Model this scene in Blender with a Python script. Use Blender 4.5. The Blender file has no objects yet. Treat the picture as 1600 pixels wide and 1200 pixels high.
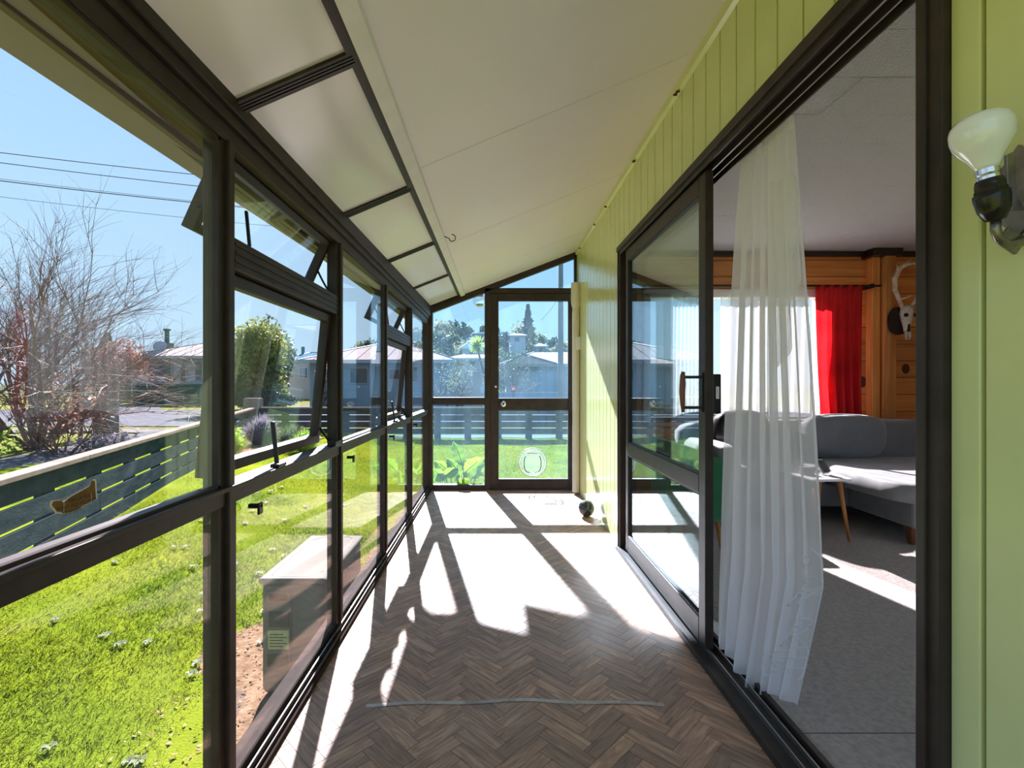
import bpy, bmesh, math, random
import numpy as np
from mathutils import Vector, Matrix, Euler
random.seed(7); rng = np.random.default_rng(7)
S = bpy.context.scene
COL = S.collection

# ---------------------------------------------------------------- camera, sky, sun, exposure
FP, VU, VV, EYE = 780.0, 773.0, 600.0, 1.10          # focal length in px, vanishing point, eye height
cam = bpy.data.cameras.new('camera'); cam_o = bpy.data.objects.new('camera', cam); COL.objects.link(cam_o)
cam.sensor_width = 36.0; cam.lens = FP / 1600 * 36.0; cam.shift_x = (800 - VU) / 1600; cam.clip_start = 0.02; cam.clip_end = 600
cam_o.location = (0, 0, EYE); cam_o.rotation_euler = (math.pi / 2, 0, 0)
S.camera = cam_o

SUN_DIR = Vector((-0.20, 1.0, 0.633)).normalized()    # towards the sun, from the shadows on the floor
sun = bpy.data.lights.new('sun', 'SUN'); sun.energy = 11.0; sun.angle = math.radians(0.9); sun.color = (1.0, 0.87, 0.92)
sun_o = bpy.data.objects.new('sun', sun); COL.objects.link(sun_o)
sun_o.rotation_euler = SUN_DIR.to_track_quat('Z', 'Y').to_euler(); sun_o.location = (-3, 15, 10)

W = bpy.data.worlds.new('sky'); S.world = W; W.use_nodes = True
nt = W.node_tree; nt.nodes.clear()
n_out = nt.nodes.new('ShaderNodeOutputWorld'); n_bg = nt.nodes.new('ShaderNodeBackground')
n_tc = nt.nodes.new('ShaderNodeTexCoord'); n_sep = nt.nodes.new('ShaderNodeSeparateXYZ'); n_rp = nt.nodes.new('ShaderNodeValToRGB')
nt.links.new(n_tc.outputs['Generated'], n_sep.inputs[0]); nt.links.new(n_sep.outputs[2], n_rp.inputs[0])
e = n_rp.color_ramp.elements
e[0].position = 0.0; e[0].color = (0.60, 0.78, 0.95, 1)
e[1].position = 1.0; e[1].color = (0.20, 0.46, 0.86, 1)
k = e.new(0.14); k.color = (0.53, 0.74, 0.97, 1)
k = e.new(0.45); k.color = (0.40, 0.64, 0.98, 1)
nt.links.new(n_rp.outputs[0], n_bg.inputs[0]); n_bg.inputs[1].default_value = 0.345
nt.links.new(n_bg.outputs[0], n_out.inputs[0])

S.view_settings.view_transform = 'Standard'; S.view_settings.look = 'None'
S.view_settings.gamma = 1.0; S.view_settings.exposure = 1.80; S.view_settings.use_curve_mapping = False
S.cycles.transparent_max_bounces = 32
S.cycles.max_bounces = 10; S.cycles.diffuse_bounces = 6

# ---------------------------------------------------------------- materials
MATS = {}
def nodes_of(name):
    m = bpy.data.materials.new(name); m.use_nodes = True
    return m, m.node_tree, m.node_tree.nodes['Principled BSDF']
def lin(c):
    return tuple(((x / 255) / 12.92 if x / 255 <= .04045 else ((x / 255 + .055) / 1.055) ** 2.4) for x in c)
def mat(name, col, rough=.5, metal=0., spec=.5, var=0., scale=8., bump=0., bscale=40., col2=None, stretch=(1, 1, 1), coat=0., sheen=0., detail=4., bdist=.01):
    """plain procedural surface: colour + optional noise variation to col2 + optional fine relief"""
    m, t, b = nodes_of(name)
    b.inputs['Roughness'].default_value = rough; b.inputs['Metallic'].default_value = metal
    b.inputs['Specular IOR Level'].default_value = spec
    if coat: b.inputs['Coat Weight'].default_value = coat; b.inputs['Coat Roughness'].default_value = .1
    if sheen: b.inputs['Sheen Weight'].default_value = sheen
    c4 = (*col, 1)
    b.inputs['Base Color'].default_value = c4
    if var or col2 or bump:
        tc = t.nodes.new('ShaderNodeTexCoord'); mp = t.nodes.new('ShaderNodeMapping'); mp.inputs['Scale'].default_value = stretch
        t.links.new(tc.outputs['Object'], mp.inputs[0])
    if var or col2:
        nz = t.nodes.new('ShaderNodeTexNoise'); nz.inputs['Scale'].default_value = scale; nz.inputs['Detail'].default_value = detail
        t.links.new(mp.outputs[0], nz.inputs['Vector'])
        rp = t.nodes.new('ShaderNodeValToRGB'); rp.color_ramp.elements[0].position = .32; rp.color_ramp.elements[1].position = .68
        if col2 is None: col2 = tuple(x * (1 - var) for x in col)
        rp.color_ramp.elements[0].color = (*col2, 1); rp.color_ramp.elements[1].color = c4
        t.links.new(nz.outputs[0], rp.inputs[0]); t.links.new(rp.outputs[0], b.inputs['Base Color'])
    if bump:
        n2 = t.nodes.new('ShaderNodeTexNoise'); n2.inputs['Scale'].default_value = bscale; n2.inputs['Detail'].default_value = 3
        t.links.new(mp.outputs[0], n2.inputs['Vector'])
        bp = t.nodes.new('ShaderNodeBump'); bp.inputs['Strength'].default_value = bump; bp.inputs['Distance'].default_value = bdist
        t.links.new(n2.outputs[0], bp.inputs['Height']); t.links.new(bp.outputs[0], b.inputs['Normal'])
    MATS[name] = m
    return m
def glass(name, tint=(.96, .985, .985), dirt=0., dirtcol=(.8, .92, 1.), dscale=3., refl=1.0):
    """thin window glass: see-through, mirror-like at grazing angles, with an optional film of dirt that scatters the sun"""
    m, t, b = nodes_of(name); t.nodes.remove(b)
    out = t.nodes['Material Output']
    lw = t.nodes.new('ShaderNodeLayerWeight'); lw.inputs[0].default_value = .5
    pw = t.nodes.new('ShaderNodeMath'); pw.operation = 'POWER'; pw.inputs[1].default_value = 4.5
    ml = t.nodes.new('ShaderNodeMath'); ml.operation = 'MULTIPLY_ADD'; ml.inputs[1].default_value = .70 * refl; ml.inputs[2].default_value = .026 * refl
    t.links.new(lw.outputs['Facing'], pw.inputs[0]); t.links.new(pw.outputs[0], ml.inputs[0])
    tr = t.nodes.new('ShaderNodeBsdfTransparent'); tr.inputs[0].default_value = (*tint, 1)
    gl = t.nodes.new('ShaderNodeBsdfGlossy'); gl.inputs['Roughness'].default_value = .0
    mx = t.nodes.new('ShaderNodeMixShader')
    t.links.new(ml.outputs[0], mx.inputs[0]); t.links.new(tr.outputs[0], mx.inputs[1]); t.links.new(gl.outputs[0], mx.inputs[2])
    last = mx
    if dirt:
        ts = t.nodes.new('ShaderNodeBsdfTranslucent'); ts.inputs[0].default_value = (*dirtcol, 1)
        tc = t.nodes.new('ShaderNodeTexCoord'); nz = t.nodes.new('ShaderNodeTexNoise'); nz.inputs['Scale'].default_value = dscale; nz.inputs['Detail'].default_value = 6
        mp = t.nodes.new('ShaderNodeMapping'); mp.inputs['Scale'].default_value = (1, 1, .35)
        t.links.new(tc.outputs['Object'], mp.inputs[0]); t.links.new(mp.outputs[0], nz.inputs['Vector'])
        dm = t.nodes.new('ShaderNodeMath'); dm.operation = 'MULTIPLY'; dm.inputs[1].default_value = dirt * 2
        t.links.new(nz.outputs[0], dm.inputs[0])
        m2 = t.nodes.new('ShaderNodeMixShader'); t.links.new(dm.outputs[0], m2.inputs[0])
        t.links.new(mx.outputs[0], m2.inputs[1]); t.links.new(ts.outputs[0], m2.inputs[2]); last = m2
    t.links.new(last.outputs[0], out.inputs[0]); MATS[name] = m
    return m
def sheer(name, col, alpha, weave=0.):
    """net fabric: partly open, the thread both reflects and lets light through"""
    m, t, b = nodes_of(name); t.nodes.remove(b); out = t.nodes['Material Output']
    d = t.nodes.new('ShaderNodeBsdfDiffuse'); d.inputs[0].default_value = (*col, 1)
    tl = t.nodes.new('ShaderNodeBsdfTranslucent'); tl.inputs[0].default_value = (*col, 1)
    m1 = t.nodes.new('ShaderNodeMixShader'); m1.inputs[0].default_value = .45
    t.links.new(d.outputs[0], m1.inputs[1]); t.links.new(tl.outputs[0], m1.inputs[2])
    tr = t.nodes.new('ShaderNodeBsdfTransparent'); mx = t.nodes.new('ShaderNodeMixShader')
    lw = t.nodes.new('ShaderNodeLayerWeight'); lw.inputs[0].default_value = .5
    ma = t.nodes.new('ShaderNodeMath'); ma.operation = 'MULTIPLY_ADD'; ma.use_clamp = True
    ma.inputs[1].default_value = (1 - alpha) * .9; ma.inputs[2].default_value = alpha
    t.links.new(lw.outputs['Facing'], ma.inputs[0]); t.links.new(ma.outputs[0], mx.inputs[0])
    t.links.new(tr.outputs[0], mx.inputs[1]); t.links.new(m1.outputs[0], mx.inputs[2])
    t.links.new(mx.outputs[0], out.inputs[0]); MATS[name] = m
    return m
def leaf_mat(name, c1, c2, trans=.35, scale=3., spec=.12):
    m, t, b = nodes_of(name); out = t.nodes['Material Output']
    b.inputs['Roughness'].default_value = .6; b.inputs['Specular IOR Level'].default_value = spec
    tc = t.nodes.new('ShaderNodeTexCoord'); nz = t.nodes.new('ShaderNodeTexNoise'); nz.inputs['Scale'].default_value = scale; nz.inputs['Detail'].default_value = 5
    t.links.new(tc.outputs['Object'], nz.inputs['Vector'])
    rp = t.nodes.new('ShaderNodeValToRGB'); rp.color_ramp.elements[0].position = .35; rp.color_ramp.elements[1].position = .65
    rp.color_ramp.elements[0].color = (*c1, 1); rp.color_ramp.elements[1].color = (*c2, 1)
    t.links.new(nz.outputs[0], rp.inputs[0]); t.links.new(rp.outputs[0], b.inputs['Base Color'])
    tl = t.nodes.new('ShaderNodeBsdfTranslucent'); t.links.new(rp.outputs[0], tl.inputs[0])
    mx = t.nodes.new('ShaderNodeMixShader'); mx.inputs[0].default_value = trans
    t.links.new(b.outputs[0], mx.inputs[1]); t.links.new(tl.outputs[0], mx.inputs[2]); t.links.new(mx.outputs[0], out.inputs[0])
    MATS[name] = m
    return m
def wood(name, c1, c2, rough=.4, scale=3., axis='X', spec=.5, rand=True):
    """wood grain running along one local axis, a different tone for every object"""
    m, t, b = nodes_of(name); b.inputs['Roughness'].default_value = rough; b.inputs['Specular IOR Level'].default_value = spec
    tc = t.nodes.new('ShaderNodeTexCoord'); mp = t.nodes.new('ShaderNodeMapping')
    mp.inputs['Scale'].default_value = {'X': (.6, 9, 9), 'Y': (9, .6, 9), 'Z': (9, 9, .6)}[axis]
    oi = t.nodes.new('ShaderNodeObjectInfo')
    vm = t.nodes.new('ShaderNodeVectorMath'); vm.operation = 'ADD'
    sc = t.nodes.new('ShaderNodeMath'); sc.operation = 'MULTIPLY'; sc.inputs[1].default_value = 37.
    t.links.new(oi.outputs['Random'], sc.inputs[0]); t.links.new(tc.outputs['Object'], vm.inputs[0]); t.links.new(sc.outputs[0], vm.inputs[1])
    t.links.new(vm.outputs[0], mp.inputs[0])
    nz = t.nodes.new('ShaderNodeTexNoise'); nz.inputs['Scale'].default_value = scale; nz.inputs['Detail'].default_value = 6; nz.inputs['Distortion'].default_value = .6
    t.links.new(mp.outputs[0], nz.inputs['Vector'])
    rp = t.nodes.new('ShaderNodeValToRGB'); rp.color_ramp.elements[0].position = .3; rp.color_ramp.elements[1].position = .7
    rp.color_ramp.elements[0].color = (*c1, 1); rp.color_ramp.elements[1].color = (*c2, 1)
    t.links.new(nz.outputs[0], rp.inputs[0])
    hs = t.nodes.new('ShaderNodeHueSaturation')
    mr = t.nodes.new('ShaderNodeMapRange'); mr.inputs['To Min'].default_value = .75; mr.inputs['To Max'].default_value = 1.2
    t.links.new(oi.outputs['Random'], mr.inputs[0]); t.links.new(mr.outputs[0], hs.inputs['Value'])
    t.links.new(rp.outputs[0], hs.inputs['Color']); t.links.new(hs.outputs[0], b.inputs['Base Color'])
    MATS[name] = m
    return m
def parquet_mat():
    m, t, b = nodes_of('parquet')
    b.inputs['Specular IOR Level'].default_value = .35
    uv = t.nodes.new('ShaderNodeUVMap'); uv.uv_map = 'uv'
    oi = t.nodes.new('ShaderNodeObjectInfo'); at = t.nodes.new('ShaderNodeAttribute'); at.attribute_name = 'tone'
    ad = t.nodes.new('ShaderNodeMath'); ad.operation = 'ADD'; t.links.new(oi.outputs['Random'], ad.inputs[0]); t.links.new(at.outputs['Fac'], ad.inputs[1])
    fr = t.nodes.new('ShaderNodeMath'); fr.operation = 'FRACT'; t.links.new(ad.outputs[0], fr.inputs[0])
    cb = t.nodes.new('ShaderNodeMath'); cb.operation = 'MULTIPLY'; cb.inputs[1].default_value = 53.; t.links.new(fr.outputs[0], cb.inputs[0])
    vm = t.nodes.new('ShaderNodeVectorMath'); vm.operation = 'ADD'; t.links.new(uv.outputs[0], vm.inputs[0]); t.links.new(cb.outputs[0], vm.inputs[1])
    mp = t.nodes.new('ShaderNodeMapping'); mp.inputs['Scale'].default_value = (5, 34, 1); t.links.new(vm.outputs[0], mp.inputs[0])
    nz = t.nodes.new('ShaderNodeTexNoise'); nz.inputs['Scale'].default_value = 1.6; nz.inputs['Detail'].default_value = 5; nz.inputs['Distortion'].default_value = 1.2
    t.links.new(mp.outputs[0], nz.inputs['Vector'])
    rp = t.nodes.new('ShaderNodeValToRGB'); el = rp.color_ramp.elements
    el[0].position = .25; el[0].color = (.18, .080, .044, 1); el[1].position = .75; el[1].color = (.60, .34, .19, 1)
    q = el.new(.5); q.color = (.38, .190, .108, 1)
    t.links.new(nz.outputs[0], rp.inputs[0])
    hs = t.nodes.new('ShaderNodeHueSaturation'); mr = t.nodes.new('ShaderNodeMapRange'); mr.inputs['To Min'].default_value = .70; mr.inputs['To Max'].default_value = 1.25
    t.links.new(fr.outputs[0], mr.inputs[0]); t.links.new(mr.outputs[0], hs.inputs['Value']); t.links.new(rp.outputs[0], hs.inputs['Color'])
    # uneven film of wear and dust, its paleness painting in the wash of sunlight
    tc = t.nodes.new('ShaderNodeNewGeometry'); n3 = t.nodes.new('ShaderNodeTexNoise'); n3.inputs['Scale'].default_value = 2.3; n3.inputs['Detail'].default_value = 6
    t.links.new(tc.outputs['Position'], n3.inputs['Vector'])
    r3 = t.nodes.new('ShaderNodeMapRange'); r3.inputs['From Min'].default_value = .3; r3.inputs['From Max'].default_value = .75; r3.inputs['To Min'].default_value = .06; r3.inputs['To Max'].default_value = .24
    t.links.new(n3.outputs[0], r3.inputs[0])
    mx = t.nodes.new('ShaderNodeMixRGB'); mx.inputs[2].default_value = (.52, .46, .43, 1)
    t.links.new(r3.outputs[0], mx.inputs[0]); t.links.new(hs.outputs[0], mx.inputs[1]); t.links.new(mx.outputs[0], b.inputs['Base Color'])
    rr = t.nodes.new('ShaderNodeMapRange'); rr.inputs['To Min'].default_value = .40; rr.inputs['To Max'].default_value = .56
    t.links.new(n3.outputs[0], rr.inputs[0]); t.links.new(rr.outputs[0], b.inputs['Roughness'])
    bp = t.nodes.new('ShaderNodeBump'); bp.inputs['Strength'].default_value = .10; bp.inputs['Distance'].default_value = .0015
    t.links.new(nz.outputs[0], bp.inputs['Height']); t.links.new(bp.outputs[0], b.inputs['Normal'])
    MATS['parquet'] = m

mat('bronze', (.050, .035, .029), .48, .0, .30, var=.35, scale=14)
mat('bronze_matte', (.040, .030, .026), .85, 0., .05, var=.3, scale=14)
mat('black_metal', (.012, .011, .011), .35, .3)
mat('black_rubber', (.012, .012, .012), .6)
mat('alu_edge', (.40, .39, .37), .35, .9)
glass('glass_left', dirt=.004, dscale=5)
glass('glass_end', tint=(.80, .93, .99), dirt=.013, dirtcol=(.45, .76, 1.), dscale=6)  # blue tint and blue dirt film paint the haze over the view
glass('glass_slider', tint=(.90, .95, .95), dirt=.004, refl=1.5)
glass('glass_far', tint=(.5, .62, .68), refl=2.)
glass('flap_clear', tint=(.93, .96, .97), dirt=.028, dirtcol=(.95, .97, 1), dscale=2)
parquet_mat()
mat('floor_backing', (.030, .018, .011), .6)
mat('vinyl_edge', (.50, .40, .34), .35, col2=(.27, .20, .16), scale=20)
mat('ceiling_white', (.89, .85, .90), .42, spec=.4, var=.05, scale=1.4)
mat('panel_gloss', (.88, .85, .89), .16, spec=.5, var=.06, scale=2.)
mat('batten_white', (.84, .82, .84), .4, var=.08, scale=12)
mat('lime_paint', (.76, .79, .38), .20, spec=.55, var=.07, scale=5, bump=.04, bscale=18)
mat('lime_gap', (.060, .058, .012), .6)
mat('rust', (.16, .055, .022), .8, var=.5, scale=60)
mat('cream_pipe', (.80, .75, .62), .35, var=.08, scale=4)
mat('white_plastic', (.82, .82, .80), .35)
mat('dark_ball', (.025, .027, .03), .12, coat=.6)
mat('chrome', (.75, .75, .74), .18, 1.)
mat('tarnish', (.36, .33, .30), .35, .9, var=.5, scale=25)
mat('opal', (.95, .95, .96), .08, spec=.6, coat=.5)
mat('bakelite', (.012, .010, .010), .22)
mat('carpet', (.520, .474, .448), .95, spec=.1, col2=(.390, .351, .325), scale=55, bump=.6, bscale=160)
mat('tile_white', (.84, .84, .86), .55, spec=.3, bump=1., bdist=.035, bscale=75, stretch=(1, 2.2, 1))
mat('tile_gap', (.16, .16, .17), .8)
wood('pine', (.60, .20, .045), (.82, .36, .11), .42, 2.2, 'X')
wood('pine_post', (.62, .22, .05), (.85, .40, .12), .4, 2.2, 'Z')
mat('dark_trim', (.030, .014, .009), .45)
mat('knot', (.085, .026, .010), .5)
wood('table_wood', (.46, .16, .04), (.66, .28, .09), .35, 4, 'Z')
wood('chair_wood', (.12, .04, .018), (.24, .085, .035), .4, 4, 'Z')
mat('table_white', (.82, .83, .84), .25)
mat('sofa_grey', (.21, .215, .235), .85, sheen=.4, var=.2, scale=6, bump=.15, bscale=120)
mat('sofa_sunlit', (.30, .31, .32), .7, sheen=.3, col2=(.20, .21, .22), scale=5, bump=.25, bscale=9)  # lighter copy of the sofa grey, sunlight on the chaise painted in
mat('leather_black', (.018, .016, .017), .28, coat=.2, bump=.2, bscale=14)
mat('green_velvet', (.008, .20, .060), .75, sheen=.6, var=.3, scale=6)
leaf_mat('red_satin', (.50, .008, .014), (.74, .018, .026), .40, 3., spec=.5)
sheer('net_white', (.93, .92, .94), .66)
sheer('net_lace', (.95, .96, .97), .72)
sheer('net_window', (.95, .97, 1.), .40)
mat('bone', (.74, .70, .62), .55, var=.25, scale=30)
mat('antler', (.78, .68, .54), .5, col2=(.52, .38, .26), scale=16)
mat('fur_and_hollow_dark', (.035, .018, .012), .9, var=.4, scale=40)
leaf_mat('paper_brown', (.40, .23, .09), (.52, .32, .14), .55, 60)
mat('paper_edge', (.80, .72, .60), .8)
mat('ink_brown', (.085, .035, .012), .7)
mat('fence_dark', (.046, .064, .070), .9, spec=0., col2=(.023, .038, .046), scale=5, bump=.2, bscale=25, stretch=(1, 1, 3))
mat('fence_cap', (.252, .210, .176), .7, spec=0., col2=(.185, .151, .126), scale=10)
mat('concrete', (.165, .161, .154), .85, spec=0., col2=(.124, .120, .112), scale=7, bump=.2, bscale=60)
mat('concrete_stained', (.158, .120, .095), .85, spec=0., col2=(.082, .059, .047), scale=6, bump=.2, bscale=60)
mat('asphalt', (.119, .122, .135), .95, spec=0., col2=(.092, .095, .103), scale=3, bump=.2, bscale=80)
mat('soil', (.225, .150, .094), .95, spec=0., col2=(.120, .075, .045), scale=18, bump=.6, bscale=50)
mat('chips', (.350, .252, .161), .9, spec=0., col2=(.182, .112, .063), scale=9)
mat('lawn', (.150, .180, .014), .95, spec=0., col2=(.090, .135, .010), scale=1.6, bump=.5, bscale=90, detail=8)
mat('far_grass', (.152, .152, .048), .9, spec=0., col2=(.104, .120, .032), scale=.5)
leaf_mat('grass_blade', (.088, .165, .007), (.215, .235, .014), .45, .9, spec=.03)
leaf_mat('weed_leaf', (.062, .096, .039), (.131, .162, .085), .3, 2)
leaf_mat('big_leaf', (.128, .268, .013), (.268, .395, .032), .55, 5)
leaf_mat('hedge_leaf', (.064, .102, .032), (.255, .287, .076), .3, .8)
leaf_mat('tree_leaf', (.055, .10, .055), (.15, .20, .11), .25, .5)
leaf_mat('pine_leaf', (.03, .07, .05), (.08, .13, .08), .2, .5)
leaf_mat('olive_leaf', (.16, .18, .10), (.30, .30, .17), .3, .6)
leaf_mat('rust_leaf', (.22, .10, .07), (.36, .19, .13), .3, 2)
leaf_mat('silver_leaf', (.220, .242, .209), (.385, .396, .363), .3, 2)
leaf_mat('lavender', (.180, .168, .204), (.276, .264, .300), .3, 4)
leaf_mat('grassy_leaf', (.18, .34, .04), (.45, .55, .12), .45, 4)
mat('twig', (.13, .075, .065), .8, col2=(.22, .14, .13), scale=20)
mat('bark', (.085, .062, .050), .9, col2=(.16, .12, .10), scale=14)
mat('pole_grey', (.26, .27, .29), .85, col2=(.17, .18, .19), scale=6, stretch=(4, 4, .4))
mat('wire', (.015, .015, .018), .6)
mat('ac_beige', (.217, .204, .178), .5, spec=0., var=.06, scale=5)
mat('ac_dark', (.10, .095, .085), .6, var=.4, scale=30)
mat('ac_label', (.52, .55, .30), .5, var=.2, scale=60)
mat('red_plastic', (.26, .012, .035), .45, var=.3, scale=10)
mat('sign_red', (.75, .10, .08), .5)
mat('house_white', (.346, .390, .435), .7, spec=0., var=.06, scale=1.5)
mat('house_blue', (.263, .367, .455), .7, spec=0., var=.08, scale=1.5)
mat('house_cream', (.272, .272, .256), .7, spec=0., var=.05, scale=1.5)
mat('roof_pale', (.426, .378, .367), .5, spec=0., var=.10, scale=.8)
mat('roof_blue', (.10, .19, .26), .6, spec=0., var=.1, scale=.8)
mat('roof_trim', (.10, .12, .14), .6)
mat('shed_green', (.045, .10, .095), .7, spec=0.)
mat('gutter_green', (.078, .084, .069), .45, col2=(.042, .047, .040), scale=9)
mat('soffit_brown', (.105, .059, .028), .5, var=.25, scale=6)
mat('hill_green', (.067, .095, .056), .95, spec=0., col2=(.134, .146, .090), scale=.12)
mat('foundation', (.22, .19, .165), .9, var=.3, scale=5)
mat('lamp_amber', (.80, .42, .08), .2)
glass('globe_glass', tint=(.95, .96, .97), dirt=.10, refl=2.)

# ---------------------------------------------------------------- mesh helpers
class MB:
    """collects geometry in world coordinates and links it as ONE mesh object"""
    def __init__(s): s.v = []; s.f = []
    def add(s, v, f):
        n = len(s.v); s.v += [tuple(p) for p in v]; s.f += [tuple(i + n for i in q) for q in f]; return s
    def box(s, x0, x1, y0, y1, z0, z1):
        x0, x1 = min(x0, x1), max(x0, x1); y0, y1 = min(y0, y1), max(y0, y1); z0, z1 = min(z0, z1), max(z0, z1)
        return s.add([(x0, y0, z0), (x1, y0, z0), (x1, y1, z0), (x0, y1, z0), (x0, y0, z1), (x1, y0, z1), (x1, y1, z1), (x0, y1, z1)],
                     [(0, 3, 2, 1), (4, 5, 6, 7), (0, 1, 5, 4), (1, 2, 6, 5), (2, 3, 7, 6), (3, 0, 4, 7)])
    def obox(s, c, size, rot=(0, 0, 0)):
        M = Euler(rot).to_matrix(); a, b, d = (q / 2 for q in size); c = Vector(c)
        P = [c + M @ Vector(p) for p in [(-a, -b, -d), (a, -b, -d), (a, b, -d), (-a, b, -d), (-a, -b, d), (a, -b, d), (a, b, d), (-a, b, d)]]
        return s.add(P, [(0, 3, 2, 1), (4, 5, 6, 7), (0, 1, 5, 4), (1, 2, 6, 5), (2, 3, 7, 6), (3, 0, 4, 7)])
    def hexa(s, p): return s.add(p, [(0, 3, 2, 1), (4, 5, 6, 7), (0, 1, 5, 4), (1, 2, 6, 5), (2, 3, 7, 6), (3, 0, 4, 7)])
    def prism(s, poly, vec):
        n = len(poly); v = Vector(vec)
        return s.add([Vector(p) for p in poly] + [Vector(p) + v for p in poly],
                     [tuple(range(n - 1, -1, -1)), tuple(range(n, 2 * n))] + [(i, (i + 1) % n, n + (i + 1) % n, n + i) for i in range(n)])
    def tube(s, path, r, n=8, caps=True):
        path = [Vector(p) for p in path]; m = len(path)
        rs = r if isinstance(r, (list, tuple)) else [r] * m
        base = len(s.v); prev = None; V = []
        for i, p in enumerate(path):
            d = (path[min(i + 1, m - 1)] - path[max(i - 1, 0)]).normalized()
            if prev is None: u = d.orthogonal().normalized()
            else:
                u = prev - d * prev.dot(d)
                u = u.normalized() if u.length > 1e-6 else d.orthogonal().normalized()
            prev = u; w = d.cross(u)
            V += [p + (u * math.cos(2 * math.pi * k / n) + w * math.sin(2 * math.pi * k / n)) * rs[i] for k in range(n)]
        F = [(i * n + k, i * n + (k + 1) % n, (i + 1) * n + (k + 1) % n, (i + 1) * n + k) for i in range(m - 1) for k in range(n)]
        if caps: F += [tuple(range(n - 1, -1, -1)), tuple(range((m - 1) * n, m * n))]
        return s.add(V, F)
    def lathe(s, prof, c, n=24, axis=(0, 0, 1)):
        q = Vector((0, 0, 1)).rotation_difference(Vector(axis).normalized()); c = Vector(c); V = []
        for r, z in prof: V += [c + q @ Vector((r * math.cos(2 * math.pi * k / n), r * math.sin(2 * math.pi * k / n), z)) for k in range(n)]
        m = len(prof)
        F = [(i * n + k, i * n + (k + 1) % n, (i + 1) * n + (k + 1) % n, (i + 1) * n + k) for i in range(m - 1) for k in range(n)]
        F += [tuple(range(n - 1, -1, -1)), tuple(range((m - 1) * n, m * n))]
        return s.add(V, F)
    def ring(s, c, R, r, axis=(0, 1, 0), n=32, k=6):
        q = Vector((0, 0, 1)).rotation_difference(Vector(axis).normalized()); c = Vector(c); V = []
        for i in range(n):
            a = 2 * math.pi * i / n
            for j in range(k):
                b = 2 * math.pi * j / k
                V.append(c + q @ Vector(((R + r * math.cos(b)) * math.cos(a), (R + r * math.cos(b)) * math.sin(a), r * math.sin(b))))
        return s.add(V, [(i * k + j, ((i + 1) % n) * k + j, ((i + 1) % n) * k + (j + 1) % k, i * k + (j + 1) % k) for i in range(n) for j in range(k)])
    def grid(s, fn, nu, nv):
        V = [fn(i / nu, j / nv) for j in range(nv + 1) for i in range(nu + 1)]
        return s.add(V, [(j * (nu + 1) + i, j * (nu + 1) + i + 1, (j + 1) * (nu + 1) + i + 1, (j + 1) * (nu + 1) + i) for j in range(nv) for i in range(nu)])
    def blob(s, c, r, e=2.6, n=20, m=12, dent=0., seed=0):
        """superellipsoid cushion"""
        R = random.Random(seed); ph = [R.uniform(0, 6.3) for _ in range(4)]
        def sp(x, p): return math.copysign(abs(x) ** p, x)
        V = []
        for j in range(m + 1):
            b = -math.pi / 2 + math.pi * j / m
            for i in range(n):
                a = 2 * math.pi * i / n
                w = 1 + dent * (math.sin(3 * a + ph[0]) * math.cos(2 * b + ph[1]) + .5 * math.sin(5 * a + ph[2] + 3 * b))
                V.append((c[0] + r[0] * w * sp(math.cos(b), 2 / e) * sp(math.cos(a), 2 / e), c[1] + r[1] * w * sp(math.cos(b), 2 / e) * sp(math.sin(a), 2 / e), c[2] + r[2] * w * sp(math.sin(b), 2 / e)))
        return s.add(V, [(j * n + i, j * n + (i + 1) % n, (j + 1) * n + (i + 1) % n, (j + 1) * n + i) for j in range(m) for i in range(n)])
    def xf(s, fn): s.v = [tuple(fn(Vector(p))) for p in s.v]; return s
    def build(s, name, m, parent=None, bevel=0., smooth=False, label=None, cat=None, group=None, kind=None, seg=2):
        if parent is not None: o0 = parent_origin(parent)
        else:
            a = np.array(s.v); o0 = Vector(((a[:, 0].min() + a[:, 0].max()) / 2, (a[:, 1].min() + a[:, 1].max()) / 2, a[:, 2].min()))
        me = bpy.data.meshes.new(name); me.from_pydata([tuple(Vector(p) - o0) for p in s.v], [], s.f); me.update()
        bm = bmesh.new(); bm.from_mesh(me); bmesh.ops.recalc_face_normals(bm, faces=bm.faces); bm.to_mesh(me); bm.free()
        return finish(name, me, m, parent, o0, bevel, smooth, label, cat, group, kind, seg)
def parent_origin(p):
    o = Vector((0, 0, 0))
    while p is not None: o += p.location; p = p.parent
    return o
def finish(name, me, m, parent, o0, bevel=0., smooth=False, label=None, cat=None, group=None, kind=None, seg=2):
    me.materials.append(MATS[m] if isinstance(m, str) else m)
    if smooth:
        me.polygons.foreach_set('use_smooth', [True] * len(me.polygons))
    o = bpy.data.objects.new(name, me); COL.objects.link(o)
    if parent is not None: o.parent = parent
    else: o.location = o0
    if bevel:
        b = o.modifiers.new('bevel', 'BEVEL'); b.width = bevel; b.segments = seg; b.limit_method = 'ANGLE'; b.angle_limit = math.radians(40)
    tag(o, label, cat, group, kind)
    return o
def tag(o, label=None, cat=None, group=None, kind=None):
    if label: o['label'] = label
    if cat: o['category'] = cat
    if group: o['group'] = group
    if kind: o['kind'] = kind
    return o
def thing(name, loc, label, cat, group=None, kind=None):
    o = bpy.data.objects.new(name, None); COL.objects.link(o); o.location = loc; o.empty_display_size = .1
    return tag(o, label, cat, group, kind)
def struct(name, loc, label): return thing(name, loc, label, None, None, 'structure')
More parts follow.
